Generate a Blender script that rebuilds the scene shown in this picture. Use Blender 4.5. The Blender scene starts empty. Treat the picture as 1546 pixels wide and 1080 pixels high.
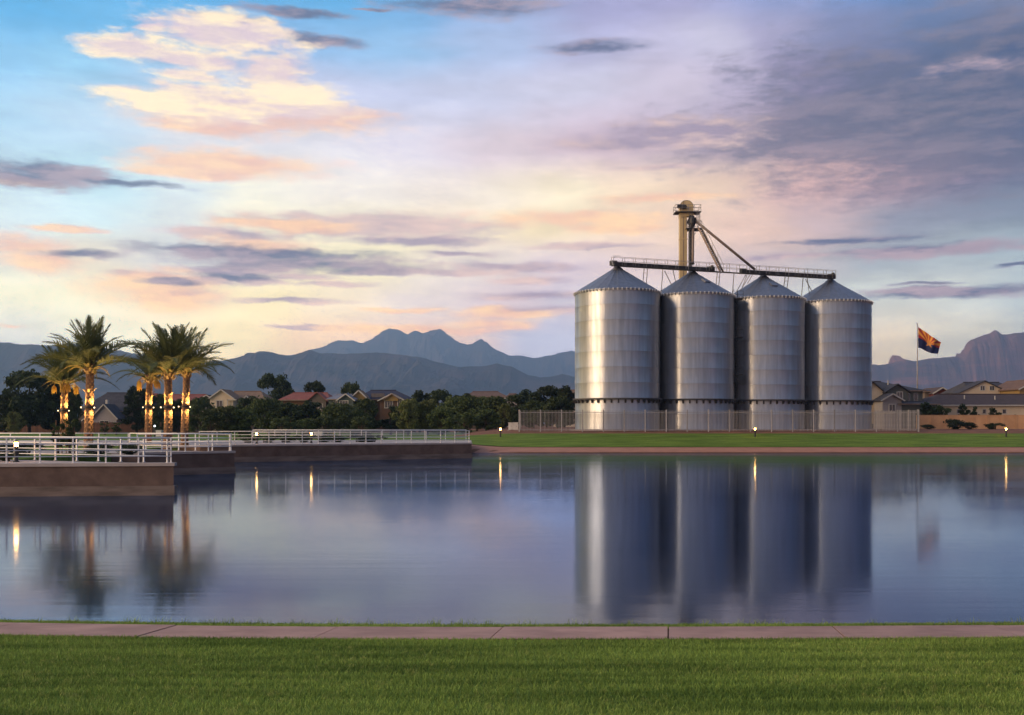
import bpy, bmesh, math, random
import numpy as np
from mathutils import Vector, Matrix, noise as mnoise

# ------------------------------------------------------------------ camera, sky, sun, exposure
SC = bpy.context.scene
COL = SC.collection
F = 1503.0          # focal length in photo pixels (1546 wide)
HZ = 640.0          # photo row of the horizon
CAMZ = 3.0          # metres above the water
R = math.radians

cam_d = bpy.data.cameras.new('camera')
cam = bpy.data.objects.new('camera', cam_d)
COL.objects.link(cam)
cam.location = (0, 0, CAMZ)
cam.rotation_euler = (R(90), 0, 0)
cam_d.sensor_width = 36.0
cam_d.lens = 36.0 * F / 1546.0
cam_d.shift_y = (HZ - 540.0) / 1546.0
cam_d.clip_start = 0.1
cam_d.clip_end = 60000
SC.camera = cam

SUN_DIR = Vector((-0.93, -0.37, 0.0)).normalized()
SUN_EL = R(15.0)
SKY_STRENGTH = 0.1
HAZE_DENSITY = 1.65e-4
HAZE_TOP = 1120.0
HAZE_FAR = 13600.0
EXPOSURE = 0.32

SC.view_settings.view_transform = 'Standard'
SC.view_settings.look = 'None'
SC.view_settings.gamma = 1.0
SC.view_settings.exposure = EXPOSURE
SC.view_settings.use_curve_mapping = False
SC.render.engine = 'CYCLES'
cy = SC.cycles
cy.use_denoising = True
cy.max_bounces = 6
cy.diffuse_bounces = 2
cy.glossy_bounces = 3
cy.transmission_bounces = 3
cy.transparent_max_bounces = 6
cy.volume_bounces = 0
cy.caustics_reflective = False
cy.caustics_refractive = False
cy.sample_clamp_indirect = 6.0

sun_d = bpy.data.lights.new('sun', 'SUN')
sun = bpy.data.objects.new('sun', sun_d)
COL.objects.link(sun)
sun_d.energy = 4.2
sun_d.angle = R(45.0)
sun_d.color = (1.0, 0.72, 0.45)
to_sun = Vector((SUN_DIR.x * math.cos(SUN_EL), SUN_DIR.y * math.cos(SUN_EL), math.sin(SUN_EL)))
sun.rotation_euler = (-to_sun).to_track_quat('-Z', 'Y').to_euler()


def lin(c):
    return tuple(((v / 255.0) / 12.92 if v / 255.0 <= 0.04045 else ((v / 255.0 + 0.055) / 1.055) ** 2.4) for v in c)


class G:
    """small helper that writes node graphs as expressions"""
    def __init__(self, tree):
        self.t = tree

    def node(self, kind, **kw):
        n = self.t.nodes.new(kind)
        for k, v in kw.items():
            setattr(n, k, v)
        return n

    def put(self, sock, v):
        if isinstance(v, S):
            self.t.links.new(v.s, sock)
        elif hasattr(v, 'is_output'):
            self.t.links.new(v, sock)
        elif v is not None:
            if isinstance(v, (tuple, list)) and sock.type == 'RGBA' and len(v) == 3:
                v = (v[0], v[1], v[2], 1.0)
            sock.default_value = v

    def m(self, op, a, b=None, c=None, clamp=False):
        n = self.node('ShaderNodeMath', operation=op, use_clamp=clamp)
        for i, v in enumerate((a, b, c)):
            if v is not None:
                self.put(n.inputs[i], v)
        return S(self, n.outputs[0])

    def v(self, op, a, b=None, c=None, scale=None, out=0):
        n = self.node('ShaderNodeVectorMath', operation=op)
        for i, x in enumerate((a, b, c)):
            if x is not None:
                self.put(n.inputs[i], x)
        if scale is not None:
            self.put(n.inputs['Scale'], scale)
        return S(self, n.outputs[out])

    def length(self, a):
        n = self.node('ShaderNodeVectorMath', operation='LENGTH')
        self.put(n.inputs[0], a)
        return S(self, n.outputs['Value'])

    def xyz(self, x, y, z):
        n = self.node('ShaderNodeCombineXYZ')
        for i, q in enumerate((x, y, z)):
            self.put(n.inputs[i], q)
        return S(self, n.outputs[0])

    def sep(self, v):
        n = self.node('ShaderNodeSeparateXYZ')
        self.put(n.inputs[0], v)
        return [S(self, o) for o in n.outputs]

    def mix(self, f, a, b, blend='MIX'):
        n = self.node('ShaderNodeMix', data_type='RGBA', blend_type=blend)
        self.put(n.inputs[0], f)
        self.put(n.inputs[6], a)
        self.put(n.inputs[7], b)
        return S(self, n.outputs[2])

    def step(self, x, lo, hi, a=0.0, b=1.0):
        n = self.node('ShaderNodeMapRange', interpolation_type='SMOOTHSTEP')
        for i, q in enumerate((x, lo, hi, a, b)):
            self.put(n.inputs[i], q)
        return S(self, n.outputs[0])

    def lerp(self, x, lo, hi, a=0.0, b=1.0):
        n = self.node('ShaderNodeMapRange')
        for i, q in enumerate((x, lo, hi, a, b)):
            self.put(n.inputs[i], q)
        return S(self, n.outputs[0])

    def noise(self, vec, scale, detail=4.0, rough=0.55, color=False, dist=0.0):
        n = self.node('ShaderNodeTexNoise')
        self.put(n.inputs['Vector'], vec)
        n.inputs['Scale'].default_value = scale
        n.inputs['Detail'].default_value = detail
        n.inputs['Roughness'].default_value = rough
        n.inputs['Distortion'].default_value = dist
        return S(self, n.outputs[1 if color else 0])

    def ramp(self, x, stops, interp='EASE'):
        n = self.node('ShaderNodeValToRGB')
        cr = n.color_ramp
        cr.interpolation = interp
        stops = sorted(stops)
        cr.elements[0].position = stops[0][0]
        cr.elements[1].position = stops[-1][0]
        for p, c in stops[1:-1]:
            cr.elements.new(p)
        for e, (p, c) in zip(cr.elements, stops):
            e.position = p
            e.color = (c[0], c[1], c[2], 1.0)
        self.put(n.inputs[0], x)
        return S(self, n.outputs[0])


class S:
    def __init__(self, g, s):
        self.g, self.s = g, s

    def __add__(self, o): return self.g.m('ADD', self, o)
    __radd__ = __add__
    def __mul__(self, o): return self.g.m('MULTIPLY', self, o)
    __rmul__ = __mul__
    def __sub__(self, o): return self.g.m('SUBTRACT', self, o)
    def __rsub__(self, o): return self.g.m('SUBTRACT', o, self)
    def __truediv__(self, o): return self.g.m('DIVIDE', self, o)


def build_world():
    w = bpy.data.worlds.new('World')
    SC.world = w
    w.use_nodes = True
    t = w.node_tree
    t.nodes.clear()
    g = G(t)
    out = g.node('ShaderNodeOutputWorld')
    bg = g.node('ShaderNodeBackground')
    bg.inputs['Strength'].default_value = SKY_STRENGTH
    t.links.new(bg.outputs[0], out.inputs[0])
    sky = g.node('ShaderNodeTexSky', sky_type='NISHITA')
    sky.sun_disc = False
    sky.sun_elevation = SUN_EL
    sky.sun_rotation = math.atan2(SUN_DIR.x, SUN_DIR.y)
    sky.altitude = 400
    sky.air_density = 1.0
    sky.dust_density = 1.5
    sky.ozone_density = 1.5
    tc = g.node('ShaderNodeTexCoord')
    d = S(g, tc.outputs['Generated'])
    dx, dy, dz = g.sep(d)
    az = g.m('ARCTAN2', dx, dy)
    el = g.m('ARCSINE', dz)
    # streak coordinates: stretched sideways, so cloud detail lies flat
    st = g.v('MULTIPLY', d, (1.0, 1.0, 3.2))
    wv = g.noise(st, 5.0, 3.0, 0.6, color=True)
    wv = g.v('SUBTRACT', wv, (0.5, 0.5, 0.5))
    wx, wy, wz = g.sep(wv)
    wv2 = g.noise(st, 26.0, 4.0, 0.62, color=True)
    w2x, w2y, w2z = g.sep(g.v('SUBTRACT', wv2, (0.5, 0.5, 0.5)))
    az1 = az + wx * 0.11 + w2x * 0.035
    el1 = el + wy * 0.026 + w2y * 0.010
    # colour grid of the veil: rows by elevation, columns by azimuth
    q = g.m('TANH', az1 * 1.2) * 0.5 + 0.5
    def col(px):
        a = math.atan((px - 773) / F)
        return 0.5 + 0.5 * math.tanh(a * 1.2)
    def elev(py):
        return math.atan((HZ - py) / F)
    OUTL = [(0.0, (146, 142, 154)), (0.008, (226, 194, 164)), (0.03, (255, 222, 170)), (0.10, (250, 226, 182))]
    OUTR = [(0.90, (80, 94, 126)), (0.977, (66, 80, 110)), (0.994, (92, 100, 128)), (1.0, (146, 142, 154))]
    rows = [
        (600, [(0, (214, 208, 204)), (300, (242, 214, 186)), (560, (228, 198, 178)), (700, (200, 196, 206)), (880, (184, 192, 210)), (1100, (220, 204, 190)), (1340, (226, 208, 184)), (1546, (186, 190, 192))]),
        (520, [(0, (222, 220, 212)), (150, (238, 232, 208)), (330, (247, 228, 186)), (480, (240, 208, 180)), (640, (230, 198, 184)), (800, (186, 188, 208)), (960, (190, 190, 208)), (1200, (222, 204, 190)), (1340, (220, 204, 184)), (1450, (204, 200, 190)), (1546, (186, 190, 190))]),
        (460, [(0, (240, 234, 206)), (110, (243, 236, 206)), (220, (240, 218, 186)), (400, (248, 230, 186)), (520, (240, 222, 196)), (640, (222, 208, 206)), (760, (214, 196, 202)), (860, (204, 196, 208)), (1000, (214, 204, 204)), (1340, (202, 206, 202)), (1420, (206, 210, 206)), (1546, (180, 190, 194))]),
        (405, [(0, (216, 218, 216)), (120, (228, 218, 200)), (260, (214, 212, 210)), (420, (238, 226, 196)), (560, (246, 234, 198)), (700, (226, 214, 206)), (840, (214, 198, 206)), (1000, (222, 200, 196)), (1180, (200, 184, 184)), (1330, (160, 168, 176)), (1450, (172, 182, 188)), (1546, (166, 180, 188))]),
        (350, [(0, (206, 224, 230)), (130, (206, 228, 234)), (250, (222, 228, 228)), (400, (248, 238, 208)), (560, (248, 236, 204)), (700, (246, 228, 200)), (820, (246, 226, 190)), (980, (236, 208, 186)), (1130, (226, 194, 180)), (1260, (200, 178, 180)), (1400, (146, 150, 166)), (1546, (132, 142, 160))]),
        (295, [(0, (188, 214, 228)), (130, (190, 222, 234)), (260, (216, 228, 232)), (380, (246, 242, 226)), (520, (240, 232, 224)), (700, (236, 224, 214)), (860, (248, 232, 202)), (960, (242, 218, 190)), (1080, (232, 204, 182)), (1220, (214, 178, 174)), (1360, (194, 164, 172)), (1480, (146, 136, 158)), (1546, (120, 124, 150))]),
        (225, [(0, (170, 206, 230)), (130, (184, 210, 230)), (280, (216, 216, 222)), (460, (220, 218, 226)), (620, (218, 212, 224)), (780, (214, 198, 206)), (920, (206, 184, 196)), (1050, (180, 164, 180)), (1180, (178, 156, 168)), (1300, (140, 130, 148)), (1420, (116, 118, 140)), (1546, (92, 104, 136))]),
        (140, [(0, (138, 192, 230)), (130, (150, 200, 232)), (280, (170, 200, 228)), (420, (196, 202, 228)), (560, (196, 202, 228)), (720, (198, 202, 226)), (880, (202, 200, 220)), (1020, (206, 196, 214)), (1110, (190, 180, 204)), (1200, (148, 140, 170)), (1330, (118, 122, 154)), (1440, (96, 112, 146)), (1546, (84, 102, 138))]),
        (70, [(0, (96, 172, 222)), (200, (110, 178, 224)), (420, (136, 180, 222)), (600, (148, 188, 226)), (740, (172, 190, 224)), (880, (180, 180, 212)), (1000, (190, 186, 212)), (1090, (196, 192, 214)), (1170, (170, 166, 196)), (1280, (132, 140, 176)), (1400, (112, 130, 168)), (1546, (124, 132, 162))]),
        (5, [(0, (76, 160, 218)), (250, (86, 164, 218)), (480, (98, 168, 218)), (640, (116, 170, 218)), (760, (150, 170, 208)), (900, (166, 166, 204)), (1050, (166, 164, 200)), (1200, (142, 156, 200)), (1350, (100, 146, 204)), (1440, (130, 148, 190)), (1546, (190, 176, 190))]),
        (-330, [(0, (96, 160, 214)), (400, (108, 160, 210)), (773, (140, 160, 200)), (1150, (150, 158, 192)), (1546, (130, 140, 176))]),
    ]
    prev = None
    for py, stops in rows:
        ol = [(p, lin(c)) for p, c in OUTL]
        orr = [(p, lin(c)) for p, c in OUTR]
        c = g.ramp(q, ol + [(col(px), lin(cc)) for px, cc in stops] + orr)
        if prev is None:
            prev, pe = c, elev(py)
            continue
        e = elev(py)
        f = g.step(el1, pe, e)
        prev = g.mix(f, prev, c)
        pe = e
    veil = prev
    # zenith and the rest of the dome: open sky from the sky texture between broken cloud
    nis = S(g, sky.outputs[0])
    plane = g.v('DIVIDE', d, g.xyz(g.m('ABSOLUTE', dz) + 0.22, g.m('ABSOLUTE', dz) + 0.22, 1.0))
    gen = g.noise(plane, 2.2, 6.0, 0.6)
    hi = g.step(el, 0.42, 0.85)
    genc = g.mix(g.step(gen, 0.46, 0.70), g.mix(1.0, nis, (SKY_STRENGTH * 2.8,) * 3, 'MULTIPLY'), lin((206, 200, 212)))
    colr = g.mix(hi, veil, genc)
    # fine streaks all over the veil
    fb = g.noise(g.v('MULTIPLY', d, (1.0, 1.0, 4.6)), 11.0, 6.0, 0.62)
    fb2 = g.noise(g.v('MULTIPLY', d, (1.0, 1.0, 3.4)), 34.0, 6.0, 0.68)
    k = g.m('MULTIPLY', g.lerp(fb, 0.25, 0.75, 0.86, 1.12), g.lerp(fb2, 0.25, 0.75, 0.93, 1.06))
    colr = g.v('SCALE', colr, scale=k)
    # clouds: blobs in az/el, edges torn by noise
    p = g.xyz(az + wx * 0.05 + w2x * 0.022, el + wy * 0.014 + w2y * 0.012, 0.0)
    def blobs(lst, sm=0.25):
        acc = None
        for (px, py, rx, ry) in lst:
            a0 = math.atan((px - 773) / F)
            e0 = math.atan((HZ - py) / F * math.cos(a0))
            ix, iy = F / rx, F / ry
            n = g.node('ShaderNodeVectorMath', operation='MULTIPLY_ADD')
            g.put(n.inputs[0], p)
            n.inputs[1].default_value = (ix, iy, 0)
            n.inputs[2].default_value = (-a0 * ix, -e0 * iy, 0)
            L = g.length(n.outputs[0])
            if acc is None:
                acc = L
            else:
                acc = g.m('SMOOTH_MIN', acc, L, sm)
        return acc
    fbs = g.noise(g.v('ADD', g.v('MULTIPLY', d, (1.0, 1.0, 4.6)), (-0.012, 0.0, 0.055)), 11.0, 6.0, 0.62)
    relief = g.lerp(fb - fbs, -0.11, 0.11, 0.0, 1.0)
    groups = [
        # purple-blue mass on the right, ragged edge only
        ([(1330, 170, 210, 95), (1480, 130, 150, 95), (1180, 205, 150, 34), (1450, 245, 190, 48)], 1.1, 0.55, 1.2,
         (100, 106, 128), (142, 132, 145), 0.78, 0.15),
        # mauve streaks over the middle
        ([(545, 341, 200, 19), (640, 366, 110, 9), (330, 352, 90, 10), (760, 404, 110, 8), (800, 424, 60, 7), (810, 448, 90, 7), (330, 409, 70, 8), (505, 430, 60, 6), (430, 455, 80, 5),
          (275, 448, 55, 12), (885, 374, 80, 4), (1040, 205, 110, 20), (950, 218, 110, 12), (1000, 255, 60, 4), (700, 413, 90, 6), (580, 412, 90, 6), (470, 497, 60, 4), (820, 470, 90, 8), (1180, 388, 90, 5), (300, 425, 60, 8), (380, 424, 50, 6), (450, 418, 50, 6), (215, 415, 60, 6), (370, 408, 60, 6), (690, 385, 60, 5)], 1.0, 0.38, 1.5,
         (162, 148, 166), (226, 196, 186), 0.92, 0.36),
        # peach streaks and puffs
        ([(335, 248, 135, 19), (300, 262, 100, 9), (30, 372, 60, 14), (62, 392, 60, 16), (95, 346, 55, 4), (890, 332, 120, 14), (930, 345, 80, 8), (225, 432, 90, 24), (255, 455, 50, 14), (760, 476, 70, 10), (740, 492, 60, 8),
          (770, 492, 40, 9), (390, 370, 90, 12), (420, 340, 90, 9), (610, 470, 60, 4), (1010, 300, 90, 6), (640, 500, 120, 8), (10, 493, 20, 3), (390, 176, 150, 26), (480, 178, 110, 16), (330, 190, 90, 14), (20, 276, 50, 6)], 1.0, 0.38, 1.5,
         (228, 180, 164), (252, 210, 166), 0.82, 0.5),
        # dark blue-grey bars
        ([(55, 258, 95, 15), (30, 270, 70, 14), (140, 270, 110, 5), (390, 382, 180, 13), (450, 398, 160, 13), (280, 374, 80, 9), (480, 58, 60, 8), (440, 18, 80, 6), (345, 28, 60, 5), (720, 8, 120, 13), (890, 72, 80, 9), (1470, 98, 70, 9), (120, 384, 60, 6),
          (1440, 442, 120, 8), (1400, 430, 40, 3), (1535, 400, 34, 3), (1290, 360, 110, 5), (1400, 376, 130, 9), (345, 418, 50, 5), (255, 427, 40, 7), (565, 12, 30, 2)], 1.0, 0.38, 1.5,
         (104, 112, 140), (186, 164, 172), 0.93, 0.24),
        # lit cream cumulus upper left
        ([(205, 70, 70, 17), (175, 76, 44, 9), (330, 50, 100, 26), (300, 88, 86, 14), (405, 106, 54, 30), (420, 130, 66, 18), (250, 153, 88, 15), (300, 142, 76, 18), (360, 158, 116, 26), (440, 165, 95, 18), (285, 112, 46, 8), (230, 40, 30, 10)], 0.70, 0.40, 1.3,
         (206, 184, 204), (255, 234, 200), 0.95, 0.66),
    ]
    for lst, soft, amp, ns, dark, lit, opac, litb in groups:
        Fd = blobs(lst)
        dens = (1.0 - Fd) + (fb - 0.5) * (amp * 4.2) + (fb2 - 0.5) * (amp * 4.4)
        mask = g.step(dens, -soft * 0.5, soft * 0.6) * opac
        lw = relief * 0.75 + g.lerp(fb2, 0.25, 0.75) * 0.42 + g.step(gen, 0.30, 0.70) * 0.33
        lw = g.m('ADD', lw, litb - 0.75, clamp=True)
        cc = g.mix(lw, lin(dark), lin(lit))
        colr = g.mix(mask, colr, cc)
    # below the horizon: plain
    colr = g.mix(g.step(el, -0.03, -0.005), lin((130, 125, 120)), colr)
    # the sky stands beyond the haze box: what the haze takes on the way is added back, what it scatters in is left out
    pathl = g.m('MINIMUM', g.m('DIVIDE', HAZE_TOP, g.m('MAXIMUM', dz, 0.02)), HAZE_FAR)
    Ti = g.m('EXPONENT', pathl * HAZE_DENSITY)
    colr = g.v('SUBTRACT', g.v('SCALE', colr, scale=Ti), g.v('SCALE', (0.13, 0.17, 0.24), scale=Ti - 1.0))
    colr = g.v('MAXIMUM', colr, (0.02, 0.02, 0.02))
    fin = g.mix(0.012, g.v('SCALE', colr, scale=0.85 / SKY_STRENGTH), nis)
    t.links.new(fin.s, bg.inputs[0])
    try:
        w.cycles.sampling_method = 'MANUAL'
        w.cycles.sample_map_resolution = 512
    except Exception:
        pass


build_world()

# ------------------------------------------------------------------ helpers
def PX(px, Y): return (px - 773.0) / F * Y
def PZ(py, Y): return CAMZ + (HZ - py) / F * Y


def tag(o, label=None, cat=None, group=None, kind=None):
    if label: o['label'] = label
    if cat: o['category'] = cat
    if group: o['group'] = group
    if kind: o['kind'] = kind
    return o


def empty(name, loc=(0, 0, 0), rz=0.0, parent=None):
    o = bpy.data.objects.new(name, None)
    COL.objects.link(o)
    o.empty_display_size = 0.2
    o.location = loc
    o.rotation_euler = (0, 0, rz)
    if parent: o.parent = parent
    return o


def link(name, me, parent=None, loc=(0, 0, 0), rot=(0, 0, 0), scale=(1, 1, 1)):
    o = bpy.data.objects.new(name, me)
    COL.objects.link(o)
    o.location = loc
    o.rotation_euler = rot
    o.scale = scale
    if parent: o.parent = parent
    return o


class MB:
    """collects shapes into one mesh"""
    def __init__(self):
        self.v, self.f = [], []

    def add(self, vs, fs):
        b = len(self.v)
        self.v += [tuple(q) for q in vs]
        self.f += [tuple(i + b for i in q) for q in fs]
        return self

    def box(self, x0, y0, z0, x1, y1, z1):
        vs = [(x0, y0, z0), (x1, y0, z0), (x1, y1, z0), (x0, y1, z0), (x0, y0, z1), (x1, y0, z1), (x1, y1, z1), (x0, y1, z1)]
        return self.add(vs, [(0, 3, 2, 1), (4, 5, 6, 7), (0, 1, 5, 4), (1, 2, 6, 5), (2, 3, 7, 6), (3, 0, 4, 7)])

    def bar(self, a, b, w, h=None, up=(0, 0, 1)):
        """rectangular bar from a to b"""
        h = w if h is None else h
        a, b = Vector(a), Vector(b)
        d = (b - a).normalized()
        u = Vector(up)
        if abs(d.dot(u)) > 0.95: u = Vector((1, 0, 0))
        s = d.cross(u).normalized() * (w / 2)
        t = s.cross(d).normalized() * (h / 2)
        vs = [a - s - t, a + s - t, a + s + t, a - s + t, b - s - t, b + s - t, b + s + t, b - s + t]
        return self.add(vs, [(0, 1, 2, 3), (7, 6, 5, 4), (0, 4, 5, 1), (1, 5, 6, 2), (2, 6, 7, 3), (3, 7, 4, 0)])

    def tube(self, pts, rad, n=8, cap=True):
        pts = [Vector(q) for q in pts]
        if not isinstance(rad, (list, tuple)): rad = [rad] * len(pts)
        vs, fs = [], []
        for i, q in enumerate(pts):
            d = (pts[min(i + 1, len(pts) - 1)] - pts[max(i - 1, 0)]).normalized()
            u = Vector((0, 0, 1)) if abs(d.z) < 0.9 else Vector((1, 0, 0))
            s = d.cross(u).normalized()
            t = s.cross(d)
            for k in range(n):
                a = 2 * math.pi * k / n
                vs.append(q + (s * math.cos(a) + t * math.sin(a)) * rad[i])
        for i in range(len(pts) - 1):
            for k in range(n):
                fs.append((i * n + k, i * n + (k + 1) % n, (i + 1) * n + (k + 1) % n, (i + 1) * n + k))
        if cap:
            fs.append(tuple(range(n - 1, -1, -1)))
            fs.append(tuple((len(pts) - 1) * n + k for k in range(n)))
        return self.add(vs, fs)

    def lathe(self, prof, n=24, c=(0, 0, 0)):
        vs, fs = [], []
        for r, z in prof:
            for k in range(n):
                a = 2 * math.pi * k / n
                vs.append((c[0] + r * math.cos(a), c[1] + r * math.sin(a), c[2] + z))
        for i in range(len(prof) - 1):
            for k in range(n):
                fs.append((i * n + k, i * n + (k + 1) % n, (i + 1) * n + (k + 1) % n, (i + 1) * n + k))
        fs.append(tuple(range(n - 1, -1, -1)))
        fs.append(tuple((len(prof) - 1) * n + k for k in range(n)))
        return self.add(vs, fs)

    def prism(self, poly, z0, z1):
        n = len(poly)
        vs = [(x, y, z0) for x, y in poly] + [(x, y, z1) for x, y in poly]
        fs = [tuple(range(n - 1, -1, -1)), tuple(range(n, 2 * n))]
        fs += [(i, (i + 1) % n, n + (i + 1) % n, n + i) for i in range(n)]
        return self.add(vs, fs)

    def mesh(self, name, mat=None, smooth=False):
        me = bpy.data.meshes.new(name)
        me.from_pydata(self.v, [], self.f)
        if mat: me.materials.append(mat)
        if smooth:
            me.polygons.foreach_set('use_smooth', [True] * len(me.polygons))
        me.update()
        return me

    def build(self, name, mat, parent=None, smooth=False, loc=(0, 0, 0), rot=(0, 0, 0)):
        return link(name, self.mesh(name, mat, smooth), parent, loc, rot)


# ------------------------------------------------------------------ materials
MATS = {}


def mat_nodes(name):
    m = bpy.data.materials.new(name)
    m.use_nodes = True
    t = m.node_tree
    t.nodes.clear()
    g = G(t)
    out = g.node('ShaderNodeOutputMaterial')
    return m, g, out


def principled(g, out, color, rough=0.7, metal=0.0, spec=0.5, normal=None, **kw):
    b = g.node('ShaderNodeBsdfPrincipled')
    g.put(b.inputs['Base Color'], color)
    g.put(b.inputs['Roughness'], rough)
    g.put(b.inputs['Metallic'], metal)
    g.put(b.inputs['Specular IOR Level'], spec)
    if normal is not None: g.put(b.inputs['Normal'], normal)
    for k, v in kw.items(): g.put(b.inputs[k], v)
    g.t.links.new(b.outputs[0], out.inputs[0])
    return b


def bump(g, h, strength=0.3, dist=0.02):
    n = g.node('ShaderNodeBump')
    g.put(n.inputs['Strength'], strength)
    g.put(n.inputs['Distance'], dist)
    g.put(n.inputs['Height'], h)
    return S(g, n.outputs[0])


def plain(name, c1, c2=None, scale=6.0, rough=0.75, metal=0.0, spec=0.4, coords='Object', bumpk=0.0, rnd=0.12, stretch=(1, 1, 1), detail=5.0):
    """colour broken by noise and by a little difference from object to object"""
    if name in MATS: return MATS[name]
    m, g, out = mat_nodes(name)
    tc = g.node('ShaderNodeTexCoord')
    v = g.v('MULTIPLY', S(g, tc.outputs[coords]), stretch)
    n = g.noise(v, scale, detail, 0.6)
    c2 = c2 or tuple(q * 0.7 for q in c1)
    c = g.mix(g.step(n, 0.3, 0.7), c1, c2)
    oi = g.node('ShaderNodeObjectInfo')
    c = g.v('SCALE', c, scale=g.lerp(S(g, oi.outputs['Random']), 0, 1, 1 - rnd, 1 + rnd))
    nm = bump(g, n, 0.6, bumpk) if bumpk else None
    principled(g, out, c, rough, metal, spec, nm)
    MATS[name] = m
    return m


def emit(name, color, strength):
    if name in MATS: return MATS[name]
    m, g, out = mat_nodes(name)
    e = g.node('ShaderNodeEmission')
    g.put(e.inputs[0], color)
    e.inputs[1].default_value = strength
    g.t.links.new(e.outputs[0], out.inputs[0])
    MATS[name] = m
    return m


def mat_grass(name, dark, mid, dry, blades=False):
    m, g, out = mat_nodes(name)
    geo = g.node('ShaderNodeNewGeometry')
    p = S(g, geo.outputs['Position'])
    big = g.noise(p, 0.35, 4.0, 0.6)
    stripe = g.noise(g.v('MULTIPLY', p, (0.22, 2.2, 1.0)), 1.0, 5.0, 0.65)
    fine = g.noise(p, 9.0, 5.0, 0.7)
    c = g.mix(g.step(stripe, 0.38, 0.62), dark, mid)
    c = g.mix(g.step(fine, 0.50, 0.75) * g.step(big, 0.36, 0.62), c, dry)
    if blades:
        at = g.node('ShaderNodeAttribute', attribute_name='tone')
        tn = S(g, at.outputs['Fac'])
        c = g.v('SCALE', c, scale=g.lerp(tn, 0, 1, 0.55, 1.55))
        b = g.node('ShaderNodeBsdfPrincipled')
        g.put(b.inputs['Base Color'], c)
        b.inputs['Roughness'].default_value = 0.65
        b.inputs['Specular IOR Level'].default_value = 0.15
        tr = g.node('ShaderNodeBsdfTranslucent')
        g.put(tr.inputs[0], c)
        mx = g.node('ShaderNodeMixShader')
        mx.inputs[0].default_value = 0.25
        g.t.links.new(b.outputs[0], mx.inputs[1])
        g.t.links.new(tr.outputs[0], mx.inputs[2])
        g.t.links.new(mx.outputs[0], out.inputs[0])
    else:
        c = g.v('SCALE', c, scale=g.lerp(fine, 0.2, 0.8, 0.7, 1.3))
        principled(g, out, c, 0.9, 0.0, 0.05, bump(g, fine, 0.5, 0.05))
    return m


def mat_leaf(name, c1, c2, spread=0.35):
    m, g, out = mat_nodes(name)
    geo = g.node('ShaderNodeNewGeometry')
    tc = g.node('ShaderNodeTexCoord')
    n = g.noise(S(g, tc.outputs['Object']), 0.9, 4.0, 0.6)
    isl = S(g, geo.outputs['Random Per Island'])
    c = g.mix(g.m('ADD', g.step(n, 0.35, 0.65) * 0.6, isl * 0.4), c1, c2)
    oi = g.node('ShaderNodeObjectInfo')
    c = g.v('SCALE', c, scale=g.lerp(S(g, oi.outputs['Random']), 0, 1, 1 - spread, 1 + spread))
    b = g.node('ShaderNodeBsdfPrincipled')
    g.put(b.inputs['Base Color'], c)
    b.inputs['Roughness'].default_value = 0.6
    b.inputs['Specular IOR Level'].default_value = 0.25
    tr = g.node('ShaderNodeBsdfTranslucent')
    g.put(tr.inputs[0], c)
    mx = g.node('ShaderNodeMixShader')
    mx.inputs[0].default_value = 0.2
    g.t.links.new(b.outputs[0], mx.inputs[1])
    g.t.links.new(tr.outputs[0], mx.inputs[2])
    g.t.links.new(mx.outputs[0], out.inputs[0])
    return m


def mat_water():
    m, g, out = mat_nodes('lake_water')
    geo = g.node('ShaderNodeNewGeometry')
    p = S(g, geo.outputs['Position'])
    n1 = g.noise(g.v('MULTIPLY', p, (0.06, 1.0, 1.0)), 1.6, 4.0, 0.55)
    n2 = g.noise(g.v('MULTIPLY', p, (0.10, 0.30, 1.0)), 0.6, 3.0, 0.5)
    b = bump(g, n1, 0.15, 0.02)
    fr = g.node('ShaderNodeFresnel')
    fr.inputs[0].default_value = 1.62
    g.put(fr.inputs['Normal'], b)
    gl = g.node('ShaderNodeBsdfAnisotropic')
    gl.distribution = 'GGX'
    g.put(gl.inputs['Color'], (0.59, 0.72, 1.0))
    g.put(gl.inputs['Roughness'], g.lerp(n2, 0.35, 0.65, 0.07, 0.11))
    g.put(gl.inputs['Normal'], b)
    df = g.node('ShaderNodeBsdfDiffuse')
    g.put(df.inputs[0], (0.022, 0.030, 0.052))
    mx = g.node('ShaderNodeMixShader')
    g.t.links.new(fr.outputs[0], mx.inputs[0])
    g.t.links.new(df.outputs[0], mx.inputs[1])
    g.t.links.new(gl.outputs[0], mx.inputs[2])
    g.t.links.new(mx.outputs[0], out.inputs[0])
    return m


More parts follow.
